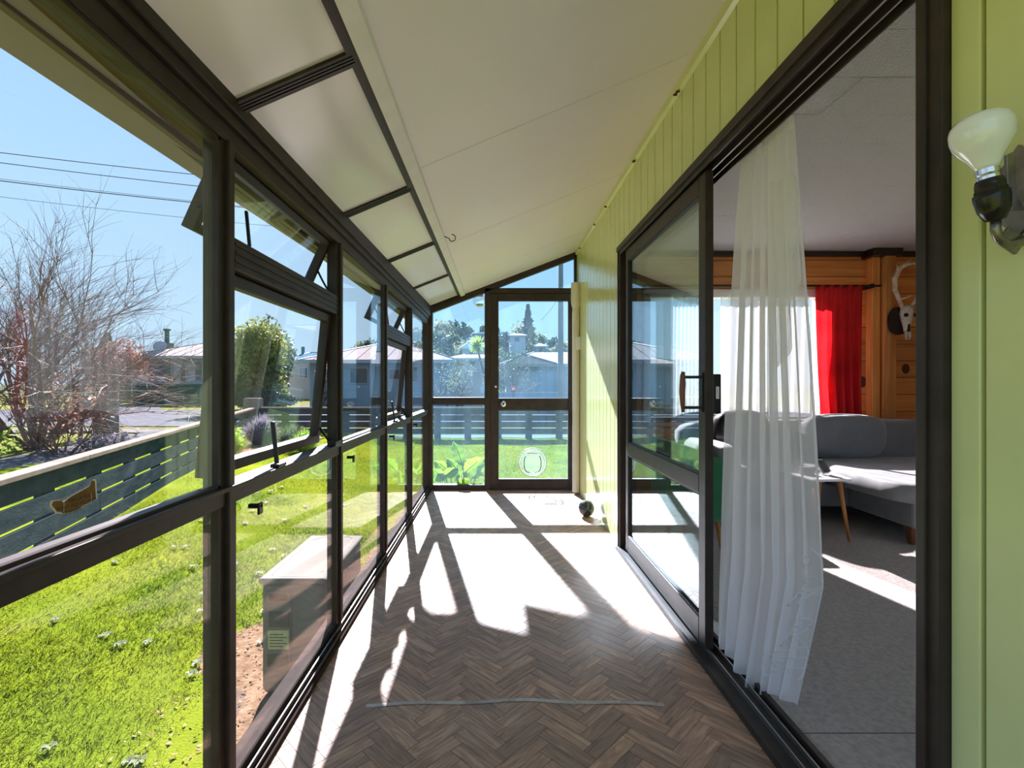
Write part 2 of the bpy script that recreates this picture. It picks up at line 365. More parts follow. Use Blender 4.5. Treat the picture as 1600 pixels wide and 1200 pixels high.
def np_obj(name, V, F, m, parent=None, **kw):
    """big triangle/quad soups straight from numpy"""
    V = np.asarray(V, dtype=np.float32); F = np.asarray(F, dtype=np.int32); k = F.shape[1]
    o0 = parent_origin(parent) if parent is not None else Vector(((V[:, 0].min() + V[:, 0].max()) / 2, (V[:, 1].min() + V[:, 1].max()) / 2, V[:, 2].min()))
    V = V - np.array(o0, dtype=np.float32)
    me = bpy.data.meshes.new(name); me.vertices.add(len(V)); me.vertices.foreach_set('co', V.ravel())
    me.loops.add(F.size); me.loops.foreach_set('vertex_index', F.ravel())
    me.polygons.add(len(F)); me.polygons.foreach_set('loop_start', np.arange(len(F), dtype=np.int32) * k)
    me.update(calc_edges=True); me.validate()
    return finish(name, me, m, parent, o0, **kw)
def px(u, v, Y): return Vector(((u - VU) * Y / FP, Y, EYE - (v - VV) * Y / FP))
U = lambda u, y: (u - VU) * y / FP
Zp = lambda v, y: EYE - (v - VV) * y / FP
def leaves(c, r, n, size, shell=.55, seed=1, flat=0.):
    """n small bent leaves scattered through an ellipsoid, denser near its surface"""
    R = np.random.default_rng(seed)
    d = R.normal(size=(n, 3)); d /= np.linalg.norm(d, axis=1)[:, None]
    lump = 1 + .18 * np.sin(4 * d[:, 0:1] + seed) * np.cos(5 * d[:, 2:3] + 2 * seed) + .12 * np.sin(9 * d[:, 1:2] + 7 * d[:, 2:3])
    rad = (shell + (1 - shell) * R.random((n, 1))) * lump
    p = np.array(c) + d * rad * np.array(r)
    a = R.normal(size=(n, 3)); a /= np.linalg.norm(a, axis=1)[:, None]
    b = np.cross(a, R.normal(size=(n, 3))); b /= np.linalg.norm(b, axis=1)[:, None]
    s = size * (.6 + .8 * R.random((n, 1)))
    V = np.empty((n * 4, 3)); V[0::4] = p - a * s; V[1::4] = p + b * s * .45; V[2::4] = p + a * s; V[3::4] = p - b * s * .45
    F = np.arange(n * 4).reshape(n, 4)
    return V, F

# ---------------------------------------------------------------- sizes of the porch
XR, XL = .85, -.69            # right wall face, inner face of the left glazing
YE, YB = 5.20, -.30           # glazed end, porch opened up just behind the camera to let daylight in
ZR = 2.485                     # ceiling height at the house wall
def zl(y): return 1.79 + .021 * max(y, 0)              # ceiling height along the left glazing
def zc(x, y): return zl(y) + (ZR - zl(y)) * (x - XL) / (XR - XL)
def gz(x, y):                  # lawn height: drops beside the porch, rises to the fences
    sm = lambda q: (lambda t: t * t * (3 - 2 * t))(min(max(q, 0), 1))
    return -.5 + .35 * (1 - (1 - sm((-x - 1.3) / 2.2)) * (1 - .57 * sm((y - 3.5) / 8.5)))

# ---------------------------------------------------------------- ground, road, hill
def lawn():
    nx, ny = 60, 68; X = np.linspace(-7.2, 8, nx + 1); Y = np.linspace(-4, 13, ny + 1)
    V = [(x, y, gz(x, y) + .012 * math.sin(3.1 * x + 1.3 * y) * math.sin(2.3 * y)) for y in Y for x in X]
    F = [(j * (nx + 1) + i, j * (nx + 1) + i + 1, (j + 1) * (nx + 1) + i + 1, (j + 1) * (nx + 1) + i) for j in range(ny) for i in range(nx)]
    g = np_obj('lawn', V, F, 'lawn', smooth=True, label='sunlit yellow-green lawn sloping around the porch', kind='structure')
    return g
lawn()
b = MB()
for x0, x1, y0, y1 in [(-90, -7.2, -30, 140), (8, 90, -30, 140), (-7.2, 8, 13, 140), (-7.2, 8, -30, -4)]:
    b.add([(x0, y0, -.21), (x1, y0, -.21), (x1, y1, -.21), (x0, y1, -.21)], [(0, 1, 2, 3)])
b.build('ground', 'far_grass', label='pale green grass verges and yards across the street', kind='structure')
MB().box(-80, 60, 15.2, 25.0, -.24, -.185).build('road', 'asphalt', label='grey asphalt street beyond the fences', kind='structure')
MB().box(-80, 60, 13.2, 14.2, -.24, -.18).build('footpath', 'concrete', label='concrete footpath strip beside the street', kind='structure')
MB().hexa([(-7.6, 4, -.24), (-5.4, 4, -.24), (-7.8, 13.3, -.24), (-9.2, 13.3, -.24), (-7.6, 4, -.165), (-5.4, 4, -.165), (-7.8, 13.3, -.165), (-9.2, 13.3, -.165)]).build('driveway', 'asphalt', label='grey driveway running along the outside of the side fence', kind='structure')
MB().hexa([(-21, 25, -.24), (-16.6, 25, -.24), (-21.5, 31.5, -.24), (-24, 31.5, -.24), (-21, 25, -.18), (-16.6, 25, -.18), (-21.5, 31.5, -.18), (-24, 31.5, -.18)]).build('driveway', 'asphalt', label='grey driveway up to the pale house with the chimney', kind='structure')
MB().hexa([(-11.5, 25, -.24), (-9.0, 25, -.24), (-9.6, 34, -.24), (-11.5, 34, -.24), (-11.5, 25, -.18), (-9.0, 25, -.18), (-9.6, 34, -.18), (-11.5, 34, -.18)]).build('driveway', 'concrete', label='pale concrete driveway right of the rounded hedge', kind='structure')
def hill():
    nx, ny = 40, 16; V = []
    for j in range(ny + 1):
        for i in range(nx + 1):
            x = -95 + 190 * i / nx; y = 52 + 88 * j / ny; t = min(max((y - 52) / 50, 0), 1); t = t * t * (3 - 2 * t)
            w = math.exp(-((x + 4) / 26) ** 2) * 9.6 + 1.2
            V.append((x, y, -.3 + t * w * (1 + .08 * math.sin(.3 * x))))
    return np_obj('hillside', V, [(j * (nx + 1) + i, j * (nx + 1) + i + 1, (j + 1) * (nx + 1) + i + 1, (j + 1) * (nx + 1) + i) for j in range(ny) for i in range(nx)], 'hill_green', smooth=True, label='hillside covered in trees behind the houses', kind='structure')
hill()
def hz_hill(x, y):
    t = min(max((y - 52) / 50, 0), 1); t = t * t * (3 - 2 * t)
    return -.3 + t * (math.exp(-((x + 4) / 26) ** 2) * 9.6 + 1.2)

# ---------------------------------------------------------------- porch floor: herringbone planks
def planks():
    fl = struct('floor', (.07, 1.8, -.02), 'herringbone wood floor of the glazed porch')
    MB().box(-.745, .90, YB, YE + .06, -.10, -.0008).build('floor_base', 'floor_backing', fl)
    L, Wd = .188, .0475; q = math.sqrt(.5)
    h, w, c = L / 2 - .0006, Wd / 2 - .0005, .0006
    V0 = [(-h, -w, -.0004), (h, -w, -.0004), (h, w, -.0004), (-h, w, -.0004), (-h + c, -w + c, 0), (h - c, -w + c, 0), (h - c, w - c, 0), (-h + c, w - c, 0)]
    F0 = [(4, 5, 6, 7), (0, 1, 5, 4), (1, 2, 6, 5), (2, 3, 7, 6), (3, 0, 4, 7)]
    bx0, bx1, by1 = -.735, .848, YE + .03
    items = []
    for m in range(-160, 160):
        for n in range(-12, 13):
            bx, by = m * Wd + n * L, m * Wd - n * L
            for vert in (0, 1):
                cx, cy = (bx + L / 2, by + Wd / 2) if not vert else (bx + Wd / 2, by + Wd + L / 2)
                X, Y = (cx - cy) * q + .035, (cx + cy) * q + 1.8
                a = math.pi / 4 + (math.pi / 2 if vert else 0)
                if -.85 < X < .95 and YB < Y < YE + .12: items.append((X, Y, a))
    def corners(X, Y, a): return [(X + x * math.cos(a) - y * math.sin(a), Y + x * math.sin(a) + y * math.cos(a), x, y) for x, y, z in V0[4:]]
    inside = lambda P: all(bx0 < p[0] < bx1 and p[1] < by1 for p in P)
    vis = sorted([it for it in items if it[1] > 1.36 and inside(corners(*it))], key=lambda it: it[1])[:300]
    visset = set(vis)
    me = bpy.data.meshes.new('plank'); me.from_pydata(V0, [], F0)
    uvl = me.uv_layers.new(name='uv')
    for lp in me.loops: co = me.vertices[lp.vertex_index].co; uvl.data[lp.index].uv = (co.x, co.y)
    me.materials.append(MATS['parquet'])
    o0 = parent_origin(fl)
    for X, Y, a in vis:
        o = bpy.data.objects.new('plank', me); COL.objects.link(o); o.parent = fl
        o.location = (X - o0.x, Y - o0.y, -o0.z - random.uniform(0, .00015)); o.rotation_euler = (0, 0, a)
    def cut(P, k, lim, sg):            # clip a plank outline against one straight floor edge, carrying its own coordinates along
        out = []
        for i_, p in enumerate(P):
            r_ = P[i_ - 1]; pi, ri = sg * (p[k] - lim) <= 0, sg * (r_[k] - lim) <= 0
            if pi != ri:
                t = (lim - r_[k]) / (p[k] - r_[k]); out.append(tuple(r_[m] + t * (p[m] - r_[m]) for m in range(4)))
            if pi: out.append(p)
        return out
    V, F, UV, T = [], [], [], []
    for it in items:
        if it in visset: continue
        P = corners(*it)
        for k, lim, sg in ((0, bx0, -1), (0, bx1, 1), (1, by1, 1)):
            P = cut(P, k, lim, sg)
            if len(P) < 3: break
        if len(P) < 3: continue
        n = len(V); tone = random.random(); dz = -random.uniform(0, .00015)
        V += [(p[0] - o0.x, p[1] - o0.y, dz - o0.z) for p in P]; F.append(list(range(n, n + len(P)))); UV += [(p[2], p[3]) for p in P]; T += [tone] * len(P)
    me2 = bpy.data.meshes.new('herringbone_planks'); me2.from_pydata(V, [], F)
    ul = me2.uv_layers.new(name='uv'); ul.data.foreach_set('uv', np.array(UV, dtype=np.float32).ravel())
    at = me2.attributes.new('tone', 'FLOAT', 'CORNER'); at.data.foreach_set('value', np.array(T, dtype=np.float32))
    finish('herringbone_planks', me2, 'parquet', fl, o0, kind='stuff')
    # curled lap where flooring sheets overlap, its pale tone painting the lit crest
    def lap(u, v):
        x = -.44 + 1.02 * u; y = 1.715 + .012 * math.sin(5 * x + 1) + .005 * math.sin(17 * x)
        env = math.sin(math.pi * min(max(u, .001), .999)) ** .35
        return (x, y - .004 + .020 * v, .0004 + .0034 * env * (.55 + .45 * math.sin(11 * x + 2) * math.sin(4.3 * x)) * (1 - v) ** 1.2 * (1 if v > 0 else .6))
    MB().grid(lap, 60, 6).build('sheet_edge', 'vinyl_edge', fl, smooth=True, label='curled edge of the floor covering, its highlight painted pale')
planks()

# ---------------------------------------------------------------- left glazing
MUL = [-.27, .36, 1.29, 2.22, 3.15, 4.11]      # mullion centres
def left_wall():
    w = struct('wall_left', (-.71, 1.8, 0), 'bronze aluminium framed glass wall along the lawn')
    XO = -.735
    for y in MUL:
        z1 = 1.725
        b = MB().box(XO, XL, y - .036, y + .036, .045, z1); b.build('mullion', 'bronze', w, .004)
        MB().box(XL - .002, XL + .012, y - .014, y + .014, .05, z1).build('mullion_fin', 'bronze', w, .003)
    # head: stacked profiles under the ceiling, following its slight rise
    for (x0, x1, za, zb) in [(-.745, -.685, 1.72, 1.765), (-.735, -.672, 1.765, 1.795)]:
        MB().box(x0, x1, YB, YE, za, zb).build('head_rail', 'bronze', w, .003)
    y0, y1 = YB, YE
    MB().hexa([(-.745, y0, 1.795), (-.66, y0, 1.795), (-.66, y1, 1.795), (-.745, y1, 1.795), (-.745, y0, zl(y0) + .05), (-.66, y0, zl(y0) + .012), (-.66, y1, zl(y1) + .012), (-.745, y1, zl(y1) + .05)]).build('head_rail', 'bronze', w, .003)
    MB().box(-.752, XL + .004, YB, YE, .787, .835).build('mid_rail', 'bronze', w, .004)
    MB().box(XL, XL + .016, YB, YE, .826, .838).build('rail_lip', 'bronze', w, .002)
    MB().box(-.755, -.695, YB, YE, -.01, .05).build('sill_rail', 'bronze_matte', w, .004)
    MB().box(-.695, -.652, YB, YE, -.004, .016).build('sill_track', 'bronze_matte', w, .002)
    MB().box(-.668, -.664, YB, YE, .016, .030).build('track_fin', 'bronze', w)
    MB().box(-.686, -.682, YB, YE, .016, .036).build('track_fin', 'alu_edge', w)
    MB().box(-.78, -.72, YB, YE + .06, -.56, -.012).build('foundation', 'foundation', w)
left_wall()

def pane_x(name, par, x, y0, y1, z0, z1, m='glass_left', t=.004):
    return MB().box(x - t / 2, x + t / 2, y0, y1, z0, z1).build(name, m, par)
def sash(par, y0, y1, z0, z1, ang, fw, xh=-.73):
    """top-hung sash leaning out at the bottom, with its glass and handle"""
    ca, sa = math.cos(ang), math.sin(ang)
    def rot(p):
        dx, dz = p.x - xh, p.z - z1
        return (xh + dx * ca + dz * sa, p.y, z1 - dx * sa + dz * ca)
    b = MB(); X0, X1 = xh - .018, xh + .018
    b.box(X0, X1, y0, y0 + fw, z0, z1).box(X0, X1, y1 - fw, y1, z0, z1).box(X0, X1, y0 + fw, y1 - fw, z0, z0 + fw).box(X0, X1, y0 + fw, y1 - fw, z1 - fw, z1)
    f = b.xf(rot).build('sash', 'bronze', par, .003)
    MB().box(xh - .002, xh + .002, y0 + fw - .004, y1 - fw + .004, z0 + fw - .004, z1 - fw + .004).xf(rot).build('pane', 'glass_left', f)
    return rot
wn = [0]
def window_left(y0, y1, kind, lab):
    wn[0] += 1
    w = struct('window_%d' % wn[0], (-.71, (y0 + y1) / 2, .8), lab)
    a, c = y0 + .034, y1 - .034
    if kind == 'fixed':
        pane_x('pane', w, -.700, a, c, .83, 1.722)
        b = MB().box(-.712, -.69, a, a + .010, .835, 1.722).box(-.712, -.69, c - .010, c, .835, 1.722).box(-.712, -.69, a, c, .833, .845).box(-.712, -.69, a, c, 1.71, 1.722)
        b.build('glazing_bead', 'bronze', w)
    else:
        MB().box(-.745, XL, a, c, 1.405, 1.49).build('transom', 'bronze', w, .004)
        for i, zz in enumerate((1.425, 1.447, 1.469)):
            MB().box(XL - .001, XL + .004, a, c, zz, zz + .006).build('transom_ridge', 'bronze', w)
        r1 = sash(w, a + .006, c - .006, 1.497, 1.722, math.radians(24), .026)
        r2 = sash(w, a + .006, c - .006, .845, 1.402, math.radians(5.5), .034)
        # friction stays and the black handles that hold the sashes open
        for yy in (a + .012, c - .012):
            MB().tube([(-.722, yy, 1.50), (-.75, yy, 1.55), r1(Vector((-.73, yy, 1.60)))], .005, 6).build('stay', 'black_metal', w)
            MB().tube([(-.722, yy, .85), r2(Vector((-.73, yy, .93)))], .005, 6).build('stay', 'black_metal', w)
        yh = a + .10
        MB().obox((-.70, yh, 1.545), (.008, .010, .105), (.0, .0, 0)).xf(lambda p: (p.x - .15 * (p.z - 1.5), p.y + .12 * (p.z - 1.5), p.z)).build('handle', 'black_metal', w, .002)
        yh = a + .26
        MB().obox((-.690, yh, .905), (.012, .014, .15)).xf(lambda p: (p.x - .16 * (p.z - .84), p.y + .12 * (p.z - .84), p.z)).box(-.70, -.672, yh - .03, yh + .03, .838, .850).build('handle', 'black_metal', w, .003)
        MB().box(-.70, -.665, c - .10, c - .02, .838, .858).build('stay_block', 'black_metal', w, .003)
    return w
LBL = ['fixed glass pane beside the camera on the left', 'large fixed pane nearest in view, with a torn brown sticker',
       'pair of top-hung windows propped open, nearest on the left', 'fixed pane between the two pairs of open windows', 'farther pair of small open windows on the left', 'narrow-looking fixed pane next to the end corner']
ys = MUL + [YE - .06]
for i in range(6):
    window_left(ys[i], ys[i + 1], 'open' if i in (2, 4) else 'fixed', LBL[i])
    wn[0] += 1
    lw_ = struct('window_%d' % wn[0], (-.71, (ys[i] + ys[i + 1]) / 2, .05), 'low glass pane below the rail: ' + ['beside the camera', 'nearest in view', 'in front of the heat pump', 'second past the heat pump', 'third past the heat pump', 'at the end corner'][i])
    a, c = ys[i] + .034, ys[i + 1] - .034
    pane_x('pane', lw_, -.702, a, c, .045, .79)
    MB().box(-.712, -.69, a, a + .008, .05, .787).box(-.712, -.69, c - .008, c, .05, .787).build('glazing_bead', 'bronze', lw_)
    if i >= 1: MB().box(-.69, -.655, a + .07, a + .085, .752, .764).box(-.662, -.655, a + .066, a + .089, .735, .767).build('latch', 'black_metal', lw_, .002)

# ---------------------------------------------------------------- glazed end wall and door
def e(u, v): return (u - VU) / 150, EYE - (v - VV) / 150     # pixel on the end wall to X, Z
def end_wall():
    w = struct('wall_end', (.1, YE, 0), 'bronze framed glass gable wall at the end of the porch')
    Y0, Y1 = YE - .03, YE + .03
    MB().box(-.745, -.645, YE - .05, YE + .035, -.01, 1.90).build('corner_post', 'bronze', w, .004)
    MB().box(-.105, -.0485, Y0, Y1, -.01, zc(-.1, YE) - .03).build('post', 'bronze', w, .004)
    MB().box(.826, XR, Y0, Y1, -.01, 2.47).build('post', 'bronze', w, .004)
    # sloping top rail under the ceiling
    xa, xb = -.745, XR
    MB().hexa([(xa, Y0, zc(xa, YE) - .075), (xb, Y0, zc(xb, YE) - .075), (xb, Y1, zc(xb, YE) - .075), (xa, Y1, zc(xa, YE) - .075), (xa, Y0, zc(xa, YE)), (xb, Y0, zc(xb, YE)), (xb, Y1, zc(xb, YE)), (xa, Y1, zc(xa, YE))]).build('top_rail', 'bronze', w, .003)
    MB().box(-.052, .83, Y0, Y1, 2.043, 2.095).build('transom', 'bronze', w, .004)
    MB().box(-.65, -.105, Y0, Y1, .885, .962).build('mid_rail', 'bronze', w, .004)
    MB().box(-.65, -.105, Y0, Y1, -.01, .055).build('sill_rail', 'bronze', w, .004)
    MB().box(-.052, .83, Y0 - .01, Y1 + .03, -.012, .008).build('threshold', 'bronze', w, .003)
    zt = lambda x: zc(x, YE) - .07
    for nm, poly in [('window_20', [(-.65, .95), (-.10, .95), (-.10, zt(-.10)), (-.65, zt(-.65))]), ('window_21', [(-.65, .05), (-.10, .05), (-.10, .89), (-.65, .89)]), ('window_22', [(-.05, 2.09), (.83, 2.09), (.83, zt(.83)), (-.05, zt(-.05))])]:
        lab = {'window_20': 'tall end pane left of the door, looking to the hill', 'window_21': 'low end pane left of the door, big leaves behind it', 'window_22': 'triangular glass pane above the end door'}[nm]
        o = MB().prism([(x, YE - .002, z) for x, z in poly], (0, .005, 0)).build(nm, 'glass_end', label=lab, kind='structure')
end_wall()
def end_door():
    d = struct('door_1', (.39, YE, 0), 'bronze aluminium end door with two glass panes and a cat flap')
    Y0, Y1 = YE - .022, YE + .022
    for nm, x0, x1, z0, z1 in [('stile', -.048, .040, .012, 2.04), ('stile', .762, .822, .012, 2.04), ('top_rail', .040, .762, 1.962, 2.04), ('lock_rail', .040, .762, .833, .953), ('bottom_rail', .040, .762, .012, .115)]:
        MB().box(x0, x1, Y0, Y1, z0, z1).build(nm, 'bronze', d, .004)
    for z0, z1 in ((.95, 1.966), (.11, .836)):
        MB().box(.036, .766, YE - .002, YE + .003, z0, z1).build('pane', 'glass_end', d)
    kx, kz = e(786.5, 631)
    kn = MB().lathe([(.004, 0), (.034, .001), (.034, .008), (.016, .012), (.014, .028), (.026, .034), (.029, .046), (.024, .055), (.004, .057)], (kx, Y0, kz), 24, (0, -1, 0)).build('knob', 'chrome', d, smooth=True)
    MB().lathe([(.002, 0), (.010, 0), (.010, .004), (.002, .004)], (kx, Y0 - .056, kz), 12, (0, -1, 0)).build('keyhole', 'black_metal', kn)
    lx, lz = e(774.5, 604)
    MB().lathe([(.002, 0), (.013, 0), (.013, .006), (.002, .008)], (lx, Y0, lz), 16, (0, -1, 0)).build('lock', 'chrome', d, smooth=True)
    for z in (1.82, .30): MB().box(.815, .83, Y0 - .012, Y0 + .01, z - .045, z + .045).build('hinge', 'bronze', d, .002)
    # clear round cat flap set into the lower pane
    cx, cz = e(832, 722)
    fl = MB().lathe([(.002, -.010), (.145, -.010), (.150, -.006), (.150, .010), (.145, .014), (.002, .014)], (cx, YE, cz), 48, (0, 1, 0)).build('cat_flap', 'flap_clear', d, smooth=False, label='round clear plastic cat flap')
    b = MB().ring((cx, YE - .012, cz), .146, .005, (0, 1, 0), 48).ring((cx, YE - .012, cz), .122, .003, (0, 1, 0), 48)
    b.build('flap_rim', 'white_plastic', fl, smooth=True)
    def arc(sg): return [(cx + sg * (.088 * min(1, abs(math.cos(a)) ** .55) if True else 0), YE - .013, cz - .012 + .095 * math.copysign(abs(math.sin(a)) ** .75, math.sin(a))) for a in np.linspace(-1.45, .85, 18)]
    for sg in (-1, 1): MB().tube(arc(sg), .0042, 6).build('flap_seal', 'black_rubber', fl, smooth=True)
    MB().box(cx - .055, cx + .055, YE - .016, YE - .010, cz + .088, cz + .104).build('flap_hinge', 'white_plastic', fl, .002)
end_door()

# ---------------------------------------------------------------- ceiling and roof
def ceiling():
    c = struct('ceiling', (.1, 1.8, ZR), 'sloping white lined ceiling of the porch')
    def slab(x0, x1, y0, y1, dz, t):
        return MB().hexa([(x0, y0, zc(x0, y0) + dz), (x1, y0, zc(x1, y0) + dz), (x1, y1, zc(x1, y1) + dz), (x0, y1, zc(x0, y1) + dz),
                          (x0, y0, zc(x0, y0) + dz + t), (x1, y0, zc(x1, y0) + dz + t), (x1, y1, zc(x1, y1) + dz + t), (x0, y1, zc(x0, y1) + dz + t)])
    js = [YB, .87, 2.07, 3.27, 4.47, YE + .03]
    for a, d in zip(js[:-1], js[1:]):
        slab(-.335, XR + .03, a + .0015, d - .0015, 0, .012).build('ceiling_sheet', 'ceiling_white', c)
    for y in js[1:-1]: slab(-.31, XR, y - .004, y + .004, -.0015, .003).build('joint_strip', 'batten_white', c)
    slab(-.352, -.308, YB, YE - .03, -.024, .024).build('batten', 'batten_white', c, .002)
    slab(-.380, -.352, YB, YE - .03, -.012, .014).build('glazing_bar', 'bronze', c)
    bars = [YB + .03, .38, 1.305, 2.207, 3.11, 4.09, YE - .03]
    for y in bars:
        slab(-.69, -.366, y - .027, y + .027, -.009, .010).build('glazing_bar', 'bronze', c)
        for q in (-.012, 0, .012): slab(-.68, -.368, y + q - .002, y + q + .002, -.0115, .004).build('bar_ridge', 'black_metal', c)
    for a, d in zip(bars[:-1], bars[1:]): slab(-.735, -.360, a, d, .001, .008).build('translucent_panel', 'panel_gloss', c)
    slab(-.31, XR, YE - .055, YE - .031, -.012, .012).build('end_bead', 'batten_white', c, .003)
    # outer roof
    r = struct('roof', (.1, 1.8, ZR), 'low lean-to roof sheet over the porch')
    slab(-.96, 1.25, YB, YE + .05, .055, .03).build('roof_sheet', 'roof_pale', r)
    slab(-.50, 1.25, YE + .05, YE + .48, .02, .06).build('gable_eave', 'soffit_brown', r)
    for y in (YB, .8, 2.0, 3.2, 4.4, 5.14): slab(-.9, .85, y, y + .045, .013, .042).build('rafter', 'soffit_brown', r)
    MB().box(-.875, -.742, YB, YE + .05, 1.795, 1.81).build('soffit', 'soffit_brown', r)
    MB().box(-.893, -.873, YB, YE + .05, 1.775, 1.90).build('fascia', 'soffit_brown', r, .002)
    prof = [(-.895, 1.88), (-.895, 1.80), (-.91, 1.782), (-.945, 1.782), (-.965, 1.80), (-.968, 1.88), (-.962, 1.88), (-.958, 1.805), (-.942, 1.79), (-.913, 1.79), (-.901, 1.803), (-.901, 1.88)]
    MB().prism([(x, YB, z) for x, z in prof], (0, YE + .1 - YB, 0)).build('gutter', 'gutter_green', r)
ceiling()

# ---------------------------------------------------------------- right wall: lime tongue and groove boards
SY0, SY1 = .931, 3.37        # slider frame outer edges along the wall
def right_wall():
    w = struct('wall_right', (XR, 1.8, 0), 'lime green painted board wall of the house')
    YW = -2.3; P = .127; G = .0046
    def ztop(y): return zc(XR, y)
    k0 = int((YW - .870) / P) - 1
    for k in range(k0, 34):
        a, d = .870 + k * P, .870 + (k + 1) * P
        a, d = max(a, YW), min(d, YE + .03)
        if d - a < .02: continue
        segs = []
        for s0, s1, z0 in ((YW, SY0, -.02), (SY0, SY1, 2.01), (SY1, YE + .03, -.02)):
            q0, q1 = max(a, s0), min(d, s1)
            if q1 - q0 > .006: segs.append((q0, q1, z0))
        for q0, q1, z0 in segs:
            g0 = G if abs(q0 - a) < 1e-6 else 0; g1 = G if abs(q1 - d) < 1e-6 else 0
            MB().box(XR, XR + .016, q0 + g0, q1 - g1, z0, ztop(q0) - .002).build('wall_board', 'lime_paint', w, .0025, seg=1)
    for s0, s1, z0 in ((YW, SY0, -.02), (SY0, SY1, 2.01), (SY1, YE + .03, -.02)):
        MB().box(XR + .013, XR + .085, s0, s1, z0, ZR + .05).build('wall_core', 'lime_gap', w)
    MB().prism([(XR, YB, ZR - .052), (XR - .016, YB, ZR - .044), (XR - .018, YB, ZR - .004 - .0), (XR, YB, ZR - .002)], (0, YE - YB, 0)).build('cornice', 'lime_paint', w, label='lime strip along the top of the boards')
    for i, (y, ln) in enumerate([(2.30, .055), (3.00, .035), (3.77, .03), (4.19, .02), (4.92, .04)]):
        z = ZR - .058
        MB().prism([(XR - .0195, y - ln / 2, z), (XR - .0195, y - ln * .1, z + .011), (XR - .0195, y + ln * .2, z + .006), (XR - .0195, y + ln / 2, z + .018), (XR - .0195, y + ln * .45, z + .024), (XR - .0195, y + ln * .05, z + .014), (XR - .0195, y - ln * .3, z + .016), (XR - .0195, y - ln / 2, z + .007)], (.012, 0, 0)).build('paint_chip', 'rust', w, label='rusty brown patch where paint peeled')
right_wall()

# ---------------------------------------------------------------- sliding door
def slider():
    d = struct('door_2', (.87, 2.08, 0), 'bronze aluminium sliding glass door to the living room, standing open')
    X0, X1 = .832, .945
    # outer frame: jambs, head with running grooves, sill with tracks
    for y0, y1 in ((SY0, SY0 + .05), (SY1 - .05, SY1)):
        MB().box(X0, X1, y0, y1, -.005, 2.015).build('jamb', 'bronze', d, .004)
        MB().box(X0 - .006, X0 + .01, y0 + .028, y1 - .004 + .004, 0, 2.01).build('jamb_lip', 'bronze', d, .002)
    MB().box(X0, X1, SY0 + .05, SY1 - .05, 1.99, 2.015).build('head', 'bronze', d, .003)
    MB().box(X0 - .012, X0 + .004, SY0, SY1, 1.986, 2.019).build('head_flange', 'bronze', d, .003)
    for i, (xa, xb, zz) in enumerate([(X0, .838, 1.962), (.877, .884, 1.966), (.914, .920, 1.966), (.938, X1, 1.958)]):
        MB().box(xa, xb, SY0 + .05, SY1 - .05, zz, 1.991).build('head_fin', 'bronze', d, .001)
        MB().box(xa + .001, xb - .001, SY0 + .05, SY1 - .05, zz - .0015, zz).build('fin_edge', 'alu_edge' if i in (1, 2) else 'black_metal', d)
    MB().box(.806, X1, SY0, SY1, -.02, .012).build('sill', 'bronze', d, .003)
    for i, (xa, xb, zz) in enumerate([(.806, .816, .026), (.862, .866, .030), (.903, .907, .030), (.928, X1, .032)]):
        MB().box(xa, xb, SY0 + .05, SY1 - .05, .011, zz).build('track', 'alu_edge' if i in (1, 2) else 'bronze', d)
    def panel(nm, xa, xb, y0, y1, lab):
        sw = .066
        b = MB().box(xa, xb, y0, y0 + sw, .034, 1.960).box(xa, xb, y1 - sw * .8, y1, .034, 1.960).box(xa, xb, y0 + sw, y1 - sw * .8, 1.888, 1.960).box(xa, xb, y0 + sw, y1 - sw * .8, .034, .135).box(xa, xb, y0 + sw, y1 - sw * .8, .645, .725)
        p = b.build(nm, 'bronze', d, .004, label=lab); xm = (xa + xb) / 2
        for z0, z1 in ((.13, .65), (.72, 1.892)): MB().box(xm - .0025, xm + .0025, y0 + sw - .006, y1 - sw * .8 + .006, z0, z1).build('pane', 'glass_slider', p)
        b = MB()
        for z0, z1 in ((.135, .645), (.725, 1.888)):
            ya, yb = y0 + sw, y1 - sw * .8
            b.box(xa + .004, xb - .004, ya, ya + .007, z0, z1).box(xa + .004, xb - .004, yb - .007, yb, z0, z1).box(xa + .004, xb - .004, ya, yb, z0, z0 + .007).box(xa + .004, xb - .004, ya, yb, z1 - .007, z1)
        b.build('gasket', 'black_rubber', p)
        return p
    p = panel('sliding_panel', .846, .880, 2.005, 3.225, 'sliding leaf with a wooden pull handle')
    panel('fixed_panel', .888, .918, 2.11, 3.32, 'fixed leaf behind the sliding leaf')
    # wooden pull on black brackets, lock body on the inner side
    hy = 2.035
    MB().tube([(.768, hy, .985), (.766, hy, 1.02), (.764, hy, 1.07), (.766, hy, 1.10), (.766, hy, 1.135), (.768, hy, 1.150)][::-1], [.007, .010, .012, .012, .010, .007], 10).build('pull_handle', 'chair_wood', p, smooth=True, label='dark wooden pull handle')
    MB().box(.766, .848, hy - .007, hy + .007, 1.122, 1.134).box(.766, .848, hy - .007, hy + .007, .998, 1.010).box(.840, .850, hy - .012, hy + .012, .985, 1.147).build('handle_bracket', 'black_metal', p, .002)
    MB().box(.880, .914, 2.012, 2.044, .98, 1.14).build('lock_case', 'black_metal', p, .004)
    MB().box(.890, .902, 2.006, 2.013, 1.04, 1.09).build('lock_tongue', 'chrome', p, .001)
slider()

